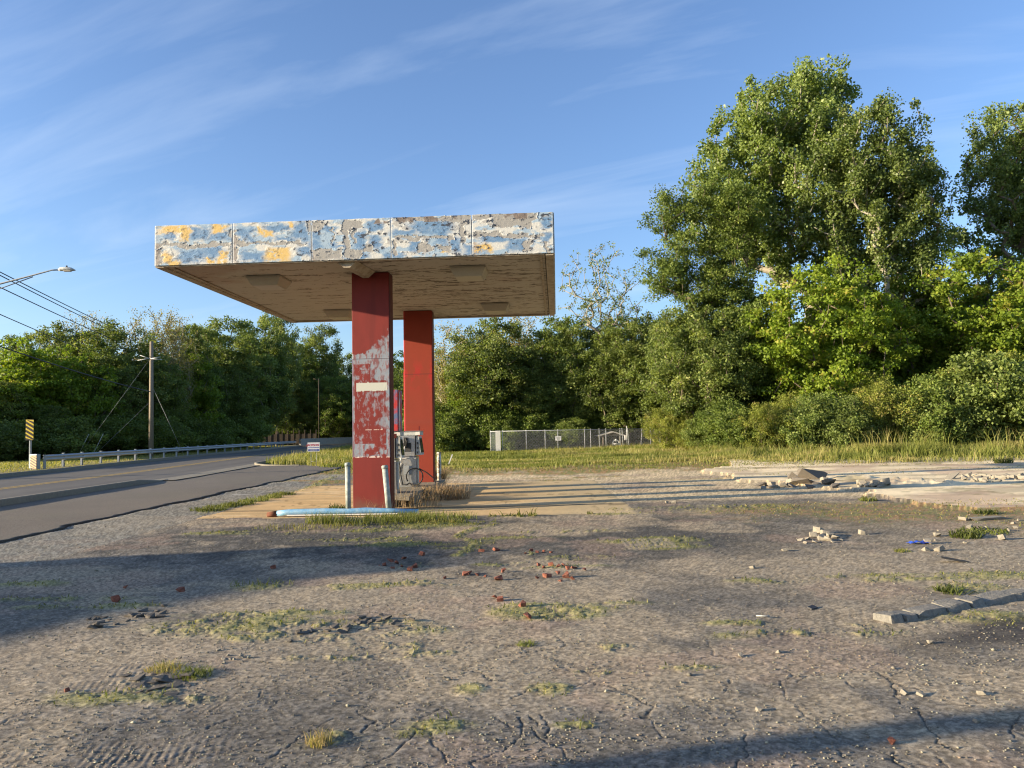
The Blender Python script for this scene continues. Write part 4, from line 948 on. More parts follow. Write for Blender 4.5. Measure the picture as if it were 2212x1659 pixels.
def tubes(segs, sides):
    P0 = np.array([s[0] for s in segs]); P1 = np.array([s[1] for s in segs]); r0 = np.array([s[2] for s in segs]); r1 = np.array([s[3] for s in segs])
    d = P1 - P0; d /= (np.linalg.norm(d, axis=1, keepdims=True) + 1e-9)
    a = np.where(np.abs(d[:, 2:3]) < .9, np.array([[0, 0, 1.0]]), np.array([[1.0, 0, 0]]))
    u = np.cross(d, a); u /= np.linalg.norm(u, axis=1, keepdims=True); v = np.cross(d, u)
    th = np.arange(sides) * 2 * math.pi / sides
    c, s = np.cos(th)[None, :, None], np.sin(th)[None, :, None]
    ring = u[:, None] * c + v[:, None] * s
    A = P0[:, None] + ring * r0[:, None, None]; B = P1[:, None] + ring * r1[:, None, None]
    V = np.concatenate([A, B], 1).reshape(-1, 3); b = (np.arange(len(segs)) * 2 * sides)[:, None]; k = np.arange(sides)[None]
    F = np.stack([b + k, b + (k + 1) % sides, b + sides + (k + 1) % sides, b + sides + k], -1).reshape(-1, 4)
    return V, F
def leaves(rs, C, n_per, rad, size, flat=0.75, up=0.35, tint=None, aspect=.7):
    """C: clump centres; n_per leaves for each, spread over rad."""
    n = len(C) * n_per; ci = np.repeat(np.arange(len(C)), n_per)
    off = rs.randn(n, 3); off /= np.linalg.norm(off, axis=1, keepdims=True) + 1e-9
    off *= (rs.rand(n, 1) ** .5) * (rad[ci][:, None] if np.ndim(rad) else rad); off[:, 2] *= flat
    P_ = C[ci] + off
    nrm = rs.randn(n, 3) + off / (np.max(rad) + 1e-6) * .9; nrm[:, 2] += up; nrm /= np.linalg.norm(nrm, axis=1, keepdims=True)
    a = rs.randn(n, 3); u = np.cross(nrm, a); u /= np.linalg.norm(u, axis=1, keepdims=True) + 1e-9; v = np.cross(nrm, u)
    s = (size * (.6 + .8 * rs.rand(n)))[:, None]
    V = np.stack([P_ - u * s * .5, P_ + v * s * .5 * aspect + nrm * s * .08, P_ + u * s * .5, P_ - v * s * .5 * aspect + nrm * s * .08], 1).reshape(-1, 3)
    F = np.arange(4 * n).reshape(-1, 4)
    t = (tint[ci] if tint is not None else .5) + (rs.rand(n) - .5) * .5
    return V, F, np.repeat(np.clip(t, 0, 1), 4)

def grow(rs, targets, base, h0, wob=.25, step=.9, lean=(0, 0)):
    nodes = []; par = []
    n0 = max(3, int(h0 / step)); p = np.array(base, float)
    for i in range(n0 + 1):
        nodes.append(p.copy()); par.append(i - 1)
        p = p + np.array([lean[0] / n0 + rs.randn() * wob * .15, lean[1] / n0 + rs.randn() * wob * .15, h0 / n0])
    tg = targets[np.argsort(np.linalg.norm(targets - np.array(nodes[-1]), axis=1))]
    tips = []
    for t in tg:
        A = np.array(nodes); d = A - t; hd = np.linalg.norm(d[:, :2], axis=1); dist = np.linalg.norm(d, axis=1)
        cost = dist + 1.6 * np.maximum(0, A[:, 2] - t[2] + .45 * hd) + (np.arange(len(A)) < n0 * .45) * 3
        j = int(np.argmin(cost)); a = A[j]; L_ = dist[j]; k = max(1, int(round(L_ / step))); prev = j
        ctrl = a * .45 + t * .55; ctrl[2] = a[2] * .7 + t[2] * .3 if t[2] > a[2] else a[2] * .4 + t[2] * .6
        for i in range(1, k + 1):
            s = i / k; q = (1 - s) ** 2 * a + 2 * s * (1 - s) * ctrl + s * s * t
            if i < k: q = q + rs.randn(3) * .06 * L_ / k
            nodes.append(q); par.append(prev); prev = len(nodes) - 1
        tips.append(prev)
    return np.array(nodes), np.array(par), tips
def skeleton_mesh(nodes, par, r_base, expo=.5, r_tip=.012):
    cnt = np.ones(len(nodes)) * 0.0
    has = np.zeros(len(nodes), bool)
    for i in range(len(nodes) - 1, 0, -1):
        if not has[i]: cnt[i] += 1
        cnt[par[i]] += cnt[i]; has[par[i]] = True
    r = np.maximum(r_tip, r_base * (cnt / cnt[0]) ** expo)
    r[0] *= 1.25
    thick, thin = [], []
    for i in range(1, len(nodes)):
        (thick if r[i] > .035 else thin).append((nodes[par[i]], nodes[i], min(r[par[i]], r[i] * 1.5), r[i]))
    V, F = tubes(thick, 6) if thick else (np.zeros((0, 3)), np.zeros((0, 4), int))
    if thin:
        V2, F2 = tubes(thin, 3)
        # thin ones as quads of a three sided tube
        F = np.concatenate([F, F2 + len(V)]); V = np.concatenate([V, V2])
    return V, F
def sample(rs, blobs, n, shell=.45):
    vol = np.array([b[3] * b[4] * b[5] for b in blobs]); ch = rs.choice(len(blobs), n, p=vol / vol.sum()); B_ = np.array(blobs)[ch]
    d = rs.randn(n, 3); d /= np.linalg.norm(d, axis=1, keepdims=True); r = rs.rand(n, 1) ** (shell)
    return B_[:, :3] + d * r * B_[:, 3:6]
def make_tree(name, seed, blobs, h0, n_t, n_leaf, crad, lsize, lmat, bark='bark', r_base=.3, up=.3, flat=.75, lean=(0, 0), step=.9, shell=.45, aspect=.7, min_d=0.0, extra_inner=0.5, r_tip=.012):
    rs = np.random.RandomState(seed); T_ = sample(rs, blobs, n_t, shell)
    if min_d:
        keep = []
        for p in T_:
            if all(np.sum((p - T_[k]) ** 2) > min_d ** 2 for k in keep[-120:]): keep.append(len(keep) if False else 0) or keep.__setitem__(-1, int(np.where((T_ == p).all(1))[0][0]))
        T_ = T_[keep]
    nodes, par, tips = grow(rs, T_, (0, 0, -.3), h0, lean=lean, step=step)
    root = thing(name, 'tree', 'tree')
    V, F = skeleton_mesh(nodes, par, r_base, r_tip=r_tip); nmesh('trunk', V, F, M[bark], root, smooth=True)
    C = nodes[tips]; mids = nodes[[par[t] for t in tips]]
    C2 = np.concatenate([C, mids[rs.rand(len(mids)) < extra_inner]])
    rad = crad * (.6 + .8 * rs.rand(len(C2))); tint = np.clip(.45 + .22 * rs.randn(len(C2)), 0, 1)
    V, F, A = leaves(rs, C2, n_leaf, rad, lsize, flat=flat, up=up, tint=tint, aspect=aspect)
    nmesh('crown', V, F, M[lmat], root, attr=A)
    return root
trees_used = {}
def put(root, label, x, y, s=1.0, rz=0.0, sxy=None, group=None, name=None):
    first = root.name not in trees_used
    o = root if first else copy_tree(root); trees_used[root.name] = 1
    o.location = (x, y, float(terr(x, y)) - .05); o.rotation_euler = (0, 0, rz); k = sxy or s; o.scale = (k, k, s)
    o['label'] = label
    if group: o['group'] = group
    elif 'group' in o.keys() and not first: del o['group']
    return o

# --- right side, near
m_ = 'lf_cotton'
cA = make_tree('cottonwood_tree', 11, [(-1.2, 0, 17.2, 5.2, 4.2, 6.2), (-4.6, 0, 15.0, 3.0, 3.4, 4.4), (1.0, .5, 21.0, 2.9, 3, 3.6), (.6, 0, 11.5, 3.6, 3, 2.6), (-2.8, 0, 19.8, 2.4, 2.6, 2.6)], 6.5, 600, 112, .62, .155, m_, 'palebark', .42, up=.1, flat=1.0, shell=.42, aspect=.9, r_tip=.02)
put(cA, 'tallest full green cottonwood rising above all the other trees', 20.3, 52, 1.10, 0, 1.10)
cB = make_tree('cottonwood_tree', 12, [(.8, 0, 16.6, 4.0, 3.6, 5.8), (3.2, 0, 13.5, 2.6, 2.8, 4.8), (-2.4, 0, 15.5, 2.4, 2.6, 4.6), (0.5, 0, 10.5, 3.6, 3, 2.4)], 6.0, 480, 108, .62, .155, m_, 'palebark', .38, up=.1, flat=1.0, shell=.42, aspect=.9, r_tip=.02)
put(cB, 'second tall cottonwood with a paler trunk, just right of the tallest one', 22.7, 47.5, 1.0, 0.0, .92)
cC = make_tree('cottonwood_tree', 13, [(.6, 0, 17.8, 3.2, 3, 5.0), (-1.2, 0, 13.0, 2.9, 2.6, 3.6), (2.2, 0, 13.5, 2.6, 2.6, 5.0), (3.4, 0, 19.5, 1.6, 2, 3.2), (-.2, 0, 9.0, 2.6, 2.4, 2.2)], 6.5, 330, 92, .58, .15, m_, 'bark', .30, up=.1, flat=1.0, shell=.5, aspect=.9, r_tip=.02)
put(cC, 'slim airy cottonwood at the right edge with sky showing through', 32.6, 50, 1.0, 0, .95)
put(cC, 'tall cottonwood beyond the right edge of the wood', 38.5, 53, 1.03, 2.0)
cL = make_tree('locust_tree', 14, [(-2.2, 0, 14.6, 1.9, 1.8, 2.1), (.9, 0, 14.8, 2.0, 2.0, 2.3), (-2.9, 0, 11.0, 2.0, 2.0, 1.8), (.2, 0, 11.0, 2.4, 2.4, 2.4), (1.8, 0, 8.2, 2.3, 2.0, 2.4), (-1.6, 0, 7.6, 2.2, 2, 1.8)], 5.0, 460, 130, .66, .12, 'lf_dark', 'bark', .24, up=.5, flat=.6, shell=.5, lean=(-.4, 0), r_tip=.015)
put(cL, 'dark fine-leaved locust tree left of the tall cottonwoods', 12.6, 47)
cS = make_tree('sparse_tree', 15, [(-.4, 0, 10.6, 3.1, 2.5, 3.0), (-1.8, 0, 9.2, 2.0, 1.8, 2.0), (.9, 0, 8.5, 2.2, 2, 2.4)], 4.0, 260, 13, .34, .12, 'lf_green', 'palebark', .17, up=.4, shell=.6, r_tip=.012, extra_inner=.2)
put(cS, 'thin young tree with sparse leaves and bare twigs against the sky right of the canopy', 7.7, 60, 1.2, 0, 1.12)
cM = make_tree('maple_tree', 16, [(0, 0, 7.2, 4.5, 3.6, 4.0), (-2.6, 0, 5.6, 2.6, 2.6, 2.6), (2.4, 0, 6.0, 2.8, 2.6, 3.0), (0, -1.2, 4.0, 3.8, 2.6, 1.8)], 3.0, 420, 85, .62, .17, 'lf_maple', 'bark', .22, up=.45, flat=.6, shell=.36, r_tip=.014)
put(cM, 'bright yellow-green maple below the tallest cottonwood', 18.2, 44.5)
put(cM, 'bright maple at the right edge under the airy cottonwood', 27.0, 45.5, 1.06, 2.6)
put(cM, 'bright maple filling the gap between the two lit maples', 22.6, 49.5, .98, 1.4)
put(cM, 'bright maple just beyond the right edge of the wood', 33.6, 46, 1.0, 4.1)
# general purpose green trees, 10 m tall prototypes
gA = make_tree('green_tree', 21, [(0, 0, 6.6, 3.4, 3.2, 3.3), (-1.6, .4, 4.6, 2.4, 2.4, 2.2), (1.7, -.3, 5.0, 2.3, 2.3, 2.4), (0, 0, 3.2, 2.8, 2.6, 1.8)], 2.4, 360, 100, .58, .14, 'lf_green', 'bark', .2, up=.35, flat=.7, shell=.38)
gB = make_tree('green_tree', 22, [(.3, 0, 7.4, 2.5, 2.4, 2.6), (-1.2, 0, 5.6, 2.3, 2.3, 2.4), (1.2, 0, 4.6, 2.6, 2.4, 2.4), (0, 0, 2.8, 2.6, 2.4, 1.5)], 2.4, 340, 92, .56, .14, 'lf_green', 'bark', .2, up=.35, flat=.65, shell=.4)
gD = make_tree('dark_tree', 23, [(0, 0, 7.0, 2.7, 2.6, 3.0), (-1.0, 0, 4.8, 2.6, 2.4, 2.2), (1.1, 0, 4.4, 2.5, 2.3, 2.2), (0, 0, 2.6, 2.6, 2.4, 1.4)], 2.2, 340, 96, .57, .135, 'lf_dark', 'bark', .2, up=.35, flat=.6, shell=.4)
gP = make_tree('budding_tree', 24, [(0, 0, 7.0, 2.5, 2.4, 3.2), (-.6, 0, 5.0, 2.2, 2.2, 2.2), (.6, 0, 4.0, 2.4, 2.2, 2.0)], 2.6, 420, 20, .40, .11, 'lf_pale', 'palebark', .16, up=.2, flat=1.1, shell=.5, r_tip=.016)
gM = make_tree('maple_tree', 25, [(0, 0, 5.8, 3.6, 3.2, 3.4), (-1.6, 0, 4.0, 2.6, 2.6, 2.4), (1.5, 0, 4.2, 2.6, 2.6, 2.4), (0, 0, 2.4, 3.2, 2.8, 1.4)], 1.8, 340, 72, .56, .18, 'lf_maple', 'bark', .18, up=.45, flat=.6, shell=.38)
kinds = dict(A=gA, B=gB, D=gD, P=gP, M=gM, S=cS)
def topz(root):
    me = [c for c in root.children if c.name.startswith('crown')][0].data; co = np.empty(len(me.vertices) * 3, np.float32); me.vertices.foreach_get('co', co)
    return float(np.percentile(co[2::3], 99.6))
tops = {k: topz(v) for k, v in kinds.items()}
rnd = random.Random(5)
def behind_rail(px, d, gap):
    if px < 40 or px > 640: return d
    q = A0 + gn * gpt(px); return max(d, q.y + gap)
def tpx(k, px, ytop, d, label, wide=1.0, rz=None, group=None):
    d = behind_rail(px, d, 20)
    p = pt(px, ytop, d); hh_ = p.z - float(terr(p.x, d)); s = hh_ / tops[k]
    return put(kinds[k], label, p.x, d, s, rnd.uniform(0, 6.28) if rz is None else rz, s * wide, group)
# right of the columns
tpx('P', 985, 700, 62, 'pale budding tree with yellowish leaves directly right of the rear column', 1.15)
tpx('A', 1060, 690, 60, 'rounded green tree whose top touches the canopy corner', 1.1)
tpx('P', 1120, 684, 64, 'pale yellowish tree under the right corner of the canopy', 1.0)
tpx('B', 1190, 690, 61, 'light green tree right of the canopy corner', 1.0)
tpx('M', 1010, 800, 60, 'low bright leafy tree right of the rear column', .8)
tpx('A', 1130, 780, 60, 'round green tree above the white slats of the chain-link fence', 1.0)
tpx('A', 1270, 700, 60, 'leafy green tree standing below the sparse young tree', 1.0)
tpx('B', 1235, 800, 60.5, 'green tree behind the white notice on the chain-link fence', 1.1)
tpx('D', 1350, 690, 62, 'dark green tree above the small fenced shelter', 1.15)
tpx('A', 1460, 690, 57, 'broad green tree between the shelter and the dark locust', 1.1)
tpx('A', 1500, 660, 45.5, 'green tree hiding the trunk of the dark locust', 1.0)
tpx('D', 1590, 640, 46.5, 'dark green tree between the locust and the bright maples', .9)
tpx('B', 1345, 712, 58, 'green tree hiding the trunk of the sparse young tree', 1.1)
tpx('A', 1405, 690, 60, 'low green tree over the right end of the chain-link fence', 1.0)
tpx('D', 1545, 690, 52, 'dark green tree under the locust crown', 1.1)
tpx('B', 1500, 790, 51, 'mid green tree at the end of the chain-link fence', 1.1)
tpx('D', 1610, 760, 50, 'dark tree left of the bright maples', 1.0)
tpx('A', 1400, 830, 66, 'shaded green tree right behind the fenced shelter', 1.0)
for i, (px, yt, d) in enumerate([(930, 760, 74), (960, 830, 66), (1040, 730, 72), (1130, 740, 73), (1220, 730, 72), (1310, 730, 70), (1400, 740, 70), (1490, 740, 68), (1580, 720, 66), (1680, 700, 64), (1780, 690, 62), (1870, 640, 62), (1960, 650, 60), (2050, 640, 60), (2140, 640, 60), (2240, 620, 60), (2350, 600, 60),
                               (1740, 800, 52), (1930, 790, 50), (2050, 790, 50), (2180, 760, 50), (1860, 760, 55)]):
    tpx('DAB'[i % 3], px, yt, d, 'green tree in the rear rows of the wood, mostly hidden by the trees in front', 1.2, group='rear row trees of the right wood')
# left of the columns, beyond the road
for k, px, yt, d, lab, wd in [
    ('M', 30, 745, 64, 'sunlit yellow-green tree at the far left edge behind the object marker', 1.25), ('D', 52, 727, 74, 'small dark treetop poking up at the far left', .8),
    ('A', 131, 709, 72, 'light green tree under the street light', .9), ('P', 186, 696, 74, 'pinkish budding treetop between two green trees at the left', .8),
    ('A', 262, 704, 72, 'rounded green tree left of the utility pole', 1.1), ('P', 330, 688, 78, 'tall pale bare-looking tree behind the utility pole', .8), ('P', 372, 700, 78, 'budding tree just right of the utility pole top', .75),
    ('D', 407, 704, 80, 'narrow dark treetop right of the utility pole', .6), ('D', 438, 710, 84, 'dark narrow treetop with sky on both sides', .6), ('B', 497, 696, 80, 'lit green tree with a broad crown left of the canopy corner', 1.1),
    ('D', 552, 704, 84, 'dark tree under the left end of the canopy', .9), ('A', 598, 676, 92, 'tallest tree of the left wood, just left of the rear canopy corner', .62), ('B', 690, 708, 104, 'rounded tree seen under the canopy left of the front column', .72),
    ('D', 640, 745, 100, 'dark tree between the two tall trees under the canopy', .8), ('D', 742, 768, 112, 'low dark tree directly left of the front column', .8), ('M', 150, 760, 66, 'sunlit tree with yellow leaves left of the utility pole', 1.0),
    ('B', 240, 770, 66, 'green tree in half shade left of the utility pole', 1.0), ('M', 395, 770, 74, 'sunlit green tree right of the utility pole', .9), ('B', 560, 760, 84, 'tree half in shade below the canopy left end', 1.0), ('A', 330, 790, 69, 'half shaded tree right behind the utility pole', 1.0),
    ('A', 470, 775, 78, 'sunlit leafy tree above the guardrail middle', .9), ('M', 862, 770, 96, 'small lit tree seen between the two red columns', .9), ('D', 862, 800, 84, 'dark tree low between the two red columns', .9)]:
    if k == 'P': yt -= 16
    if px > 580 and d < 125: d = d + 34
    tpx(k, px, yt, d, lab, wd)
for i, (px, yt, d) in enumerate([(-60, 760, 70), (-140, 750, 70), (0, 800, 60), (75, 800, 68), (110, 850, 60), (190, 800, 70), (280, 810, 71), (360, 830, 74), (430, 800, 80), (520, 800, 86), (610, 790, 96), (670, 780, 112), (720, 790, 120), (780, 790, 126), (830, 790, 118), (900, 790, 110), (940, 780, 96), (60, 760, 82), (300, 740, 86), (450, 745, 92), (530, 740, 96), (640, 800, 120), (200, 740, 84), (750, 840, 108), (880, 840, 100), (690, 840, 130)]):
    if px > 560 and d < 128: d = 128 + (d % 20) * .6
    yt += 25
    tpx('DBDA'[i % 4], px, yt, d, 'shaded green tree in the mass of the left wood', 1.15, group='shaded trees of the left wood')
# the wood goes on to the west, outside the picture, and shades this edge of it
for i, (x, y, s_) in enumerate([(-50, 56, 1.0), (-55, 60, 1.15), (-51, 64, 1.0), (-56, 68, 1.1), (-62, 57, 1.1), (-60, 64, 1.2), (-66, 70, 1.2), (-58, 74, 1.1), (-50, 71, .9), (-64, 80, 1.2), (-54, 80, 1.0), (-70, 62, 1.2), (-58, 88, 1.2), (-52, 94, 1.2), (-48, 88, 1.0)]):
    put([gD, gA, gB][i % 3], 'shaded green tree in the mass of the left wood', x, y, s_ * .80, i * 1.1, s_ * 1.15, 'shaded trees of the left wood')

# --- thickets
def make_bush(name, seed, blobs, n_t, n_leaf, crad, ls, lm, r_tip=.01):
    return make_tree(name, seed, blobs, .5, n_t, n_leaf, crad, ls, lm, 'bark', .06, up=.3, flat=.8, step=.6, shell=.4, r_tip=r_tip)
bA = make_bush('bush', 31, [(0, 0, 1.9, 2.6, 1.9, 1.9), (-1.6, 0, 1.2, 1.6, 1.5, 1.2), (1.5, 0, 1.6, 1.7, 1.5, 1.6), (.4, 0, 3.1, 1.2, 1.1, 1.1)], 400, 84, .40, .085, 'lf_bush')
bB = make_bush('bush', 32, [(0, 0, 1.7, 2.4, 1.8, 1.7), (-1.2, 0, 2.5, 1.2, 1.2, 1.3), (1.4, 0, 1.3, 1.6, 1.4, 1.3)], 360, 80, .38, .085, 'lf_bush')
bG = make_bush('bush', 33, [(0, 0, 1.6, 2.3, 1.8, 1.6), (1.2, 0, 2.1, 1.3, 1.3, 1.2), (-1.4, 0, 1.2, 1.5, 1.3, 1.2)], 330, 84, .40, .105, 'lf_green')
bD = make_bush('bush', 34, [(0, 0, 1.8, 2.6, 2.0, 1.8), (-1.3, 0, 1.3, 1.6, 1.5, 1.3), (1.3, 0, 2.0, 1.6, 1.5, 1.4)], 320, 80, .42, .11, 'lf_dark')
bk = {k: (o_, topz(o_)) for k, o_ in dict(A=bA, B=bB, G=bG, D=bD).items()}
def bpx(k, px, yt, d, label, wide=1.0, group=None):
    d = behind_rail(px, d, 17)
    p = pt(px, yt, d); s = max(.4, (p.z - float(terr(p.x, d))) / bk[k][1])
    o = put(bk[k][0], label, p.x, d, s, rnd.uniform(0, 6.28), s * wide, group); o['category'] = 'bush'; return o
RB = [('B', 1455, 880, 47), ('G', 1520, 905, 45.5), ('D', 1570, 868, 47), ('B', 1640, 872, 45.5), ('A', 1705, 850, 46.5), ('G', 1770, 850, 45), ('G', 1830, 858, 44.5), ('A', 1885, 812, 46), ('B', 1945, 838, 44.5), ('D', 2005, 812, 45), ('G', 2050, 838, 44), ('A', 2100, 778, 45.5), ('G', 2160, 768, 44.5), ('A', 2215, 768, 45.5), ('A', 2290, 765, 45), ('B', 2370, 765, 46)]
ordn = ['first', 'second', 'third', 'fourth', 'fifth', 'sixth', 'seventh', 'eighth', 'ninth', 'tenth', 'eleventh', 'twelfth', 'thirteenth', 'fourteenth', 'fifteenth', 'sixteenth']
for i, (k, px, yt, d) in enumerate(RB):
    d = d - 3.2 * (px > 1560) - 1.2
    bpx(k, px, yt, d, dict(G='green', D='dark green').get(k, 'olive brown') + ' bush edging the tall grass at the right, %s from the left' % ordn[i], 1.0, 'bushes between the grass and the right wood')
for i, (k, px, yt, d) in enumerate([('B', 1490, 905, 45), ('A', 1535, 895, 44.5), ('G', 1605, 890, 43), ('A', 1672, 880, 41.5), ('B', 1735, 890, 41), ('A', 1800, 880, 41), ('B', 1860, 870, 41), ('A', 1915, 862, 40.5), ('G', 1975, 868, 41), ('B', 2035, 850, 40.5), ('B', 2130, 838, 41), ('A', 2190, 830, 40.5), ('D', 1900, 830, 44), ('G', 2250, 820, 41)]):
    bpx(k, px, yt, d, 'low ragged bush in front of the taller bushes at the edge of the tall grass', .8, 'low bushes at the edge of the tall grass')
for i, (k, px, yt, d) in enumerate([('D', 955, 870, 60), ('G', 990, 890, 59), ('D', 1040, 870, 60), ('G', 1075, 905, 58), ('D', 1120, 880, 59), ('D', 1180, 885, 60), ('G', 1220, 905, 58), ('D', 1260, 880, 60), ('D', 1320, 880, 64), ('D', 1390, 880, 63), ('G', 1415, 910, 61), ('D', 900, 880, 66)]):
    bpx(k, px, yt, d, 'dark undergrowth bush behind the chain-link fence, %s from the left' % ordn[i], 1.2, 'undergrowth bushes behind the chain-link fence')
for i, (px, yt, d) in enumerate([(-40, 900, 56), (20, 900, 60), (80, 905, 62), (140, 900, 62), (200, 900, 64), (260, 898, 66), (320, 896, 68), (380, 896, 71), (440, 896, 75), (500, 896, 80), (560, 898, 88), (620, 895, 104), (670, 895, 124), (720, 900, 134), (770, 900, 136), (830, 900, 128), (880, 900, 120), (930, 900, 105), (-100, 890, 55)]):
    if px > 540 and d < 132: d = 134
    bpx('D' if i % 3 else 'G', px, yt, d, 'dark bush in the shade beyond the guardrail', 1.5, 'shaded bushes beyond the road')

# ------------------------------------------------------------------ grass
def blades(rs, X_, Y_, Z_, H_, wd, tint, lean=.35, wind=(.25, .06)):
    n = len(X_); a = rs.rand(n) * 2 * math.pi; dx, dy = np.cos(a), np.sin(a)
    lx = rs.randn(n) * lean + wind[0] * .3; ly = rs.randn(n) * lean + wind[1] * .3
    B = np.stack([X_, Y_, Z_ - .02], -1); side = np.stack([dx, dy, dx * 0], -1) * (wd * .5)[:, None]
    mid = B + np.stack([lx * H_ * .35, ly * H_ * .35, H_ * .6], -1); tip = B + np.stack([lx * H_, ly * H_, H_ * (1 - .25 * np.hypot(lx, ly))], -1)
    V = np.stack([B - side, B + side, mid + side * .7, tip, mid - side * .7], 1).reshape(-1, 3)
    k = (np.arange(n) * 5)[:, None]
    F = np.concatenate([k + np.array([[0, 1, 2, 4]])]) ; F2 = np.concatenate([k + 4, k + 2, k + 3, k + 3], 1)
    return V, F, F2, np.repeat(np.clip(tint + (rs.rand(n) - .5) * .4, 0, 1), 5)
def grass_obj(name, label, rs, X_, Y_, Z_, H_, wd, tint, mt, lean=.35, parent=None):
    n = len(X_); V, F, F2, A = blades(rs, X_, Y_, Z_, H_, wd, tint, lean)
    me_F = np.concatenate([F[:, [0, 1, 2]], F[:, [0, 2, 3]], F2[:, :3]])
    o = nmesh(name, V, me_F, mt, parent, attr=A)
    if parent is None: tag(o, label, 'grass', kind='stuff')
    return o
M['grass'] = leafmat('meadow_grass', [(0, (0.085, 0.11, 0.020)), (.4, (0.155, 0.18, 0.035)), (.7, (0.24, 0.24, 0.065)), (1, (0.38, 0.31, 0.14))], .3, .6)
M['weeds'] = leafmat('low_weeds', [(0, (0.075, 0.095, 0.022)), (.45, (0.14, 0.16, 0.035)), (.75, (0.22, 0.21, 0.06)), (1, (0.34, 0.25, 0.12))], .3, .6)
M['straw'] = leafmat('dead_stalks', [(0, (0.22, 0.15, 0.09)), (.5, (0.36, 0.26, 0.16)), (1, (0.50, 0.38, 0.24))], .2, .7)
rs = np.random.RandomState(77)
# back meadow
n = 330000
Yg = 30 + rs.rand(n) ** 1.0 * 30; t_ = rs.uniform(-.21, .95, n); Xg = t_ * Yg
fr = fbm(Xg * .4, Yg * .4, 601, 4)
keep = (Yg > 33.6 - 1.0 * sstep(8, 13, Xg) + (fr - .5) * 7 - 2.5 * (rs.rand(n) < .12)) & (Xg > -7.6)
hgt = (.065 + .08 * fr) * (1 + 2.6 * sstep(9, 14, Xg)) * (1 + .8 * (fr > .58))
hgt = np.where(rs.rand(n) < .06, hgt * 1.9, hgt)
Xg, Yg, fr, hgt = Xg[keep], Yg[keep], fr[keep], hgt[keep]
tn = .35 + .45 * sstep(.4, .65, fbm(Xg * .25, Yg * .8, 611, 4)); 
grass_obj('meadow_grass', 'sunlit meadow grass in front of the wood, taller towards the right', rs, Xg, Yg, terr(Xg, Yg) - .02, hgt, np.full(len(Xg), .022) + .01 * rs.rand(len(Xg)), tn, M['grass'])
# tall grass wedge with the yard sign, between the road and the lot
n = 60000
Yg = 36 + rs.rand(n) ** 1.3 * 70; Xg = rs.uniform(0, 1, n) * 14 + polyx(ROAD_NEAR, Yg) + .4
fr = fbm(Xg * .8, Yg * .8, 621, 4)
keep = (Xg < -6.2 + (Yg - 40) * .05) & (Yg > 40.8 - 3.4 * sstep(-11.5, -8.8, Xg) + (fr - .5) * 2 + 2.2 * (Xg < -13)) & (Xg > polyx(ROAD_NEAR, Yg) + .3)
hgt = (.26 + .34 * fr) * (.55 + .45 * sstep(37.5, 41, Yg)); Xg, Yg, fr, hgt = Xg[keep], Yg[keep], fr[keep], hgt[keep]
hgt = np.where(rs.rand(len(hgt)) < .12, hgt * 1.5, hgt)
grass_obj('roadside_grass', 'tall seeding grass between the road and the lot, round the yard sign', rs, Xg, Yg, terr(Xg, Yg), hgt, np.full(len(Xg), .03), .3 + .5 * sstep(.35, .7, fr), M['grass'])
# grass strip beyond the guardrail
n = 30000
Yg = 30 + rs.rand(n) * 80; Xg = polyx(ROAD_FAR, Yg) - .3 - rs.rand(n) ** .7 * 11
fr = fbm(Xg, Yg, 631, 3)
grass_obj('verge_grass', 'short grass along the foot of the guardrail', rs, Xg, Yg, Yg * 0 + .1, .06 + .14 * fr * (Xg < polyx(ROAD_FAR, Yg) - 2.0), np.full(n, .03), .55 + .3 * rs.rand(n), M['grass'])
# weeds where the lot is mossy
mo = moss * (~is_drive) * (~is_pad); wt = (mo[:-1, :-1] > .35) * (Y[:-1, :-1] ** 2.0)
wt = wt * (inlot[:-1, :-1]); prob = wt.ravel() / wt.sum(); n = 42000
ci = rs.choice(len(prob), n, p=prob); jj, ii = np.unravel_index(ci, wt.shape)
Xg = X[jj, ii] + rs.randn(n) * .012; Yg = Y[jj, ii] + rs.randn(n) * .03; Zg = h[jj, ii]
hb = .010 + .016 * rs.rand(n) + .05 * (np.exp(-((Yg - 14.6) / .8) ** 2) * (Xg > -3.5) * (Xg < 1.5)) * rs.rand(n) * 2
hb = hb * (1 + 1.5 * (rs.rand(n) < .08))
grass_obj('lot_weeds', 'low yellow-green weeds and moss growing in patches and cracks of the lot', rs, Xg, Yg, Zg, hb, .006 + .0009 * Yg, .25 + .6 * rs.rand(n), M['weeds'], .6)
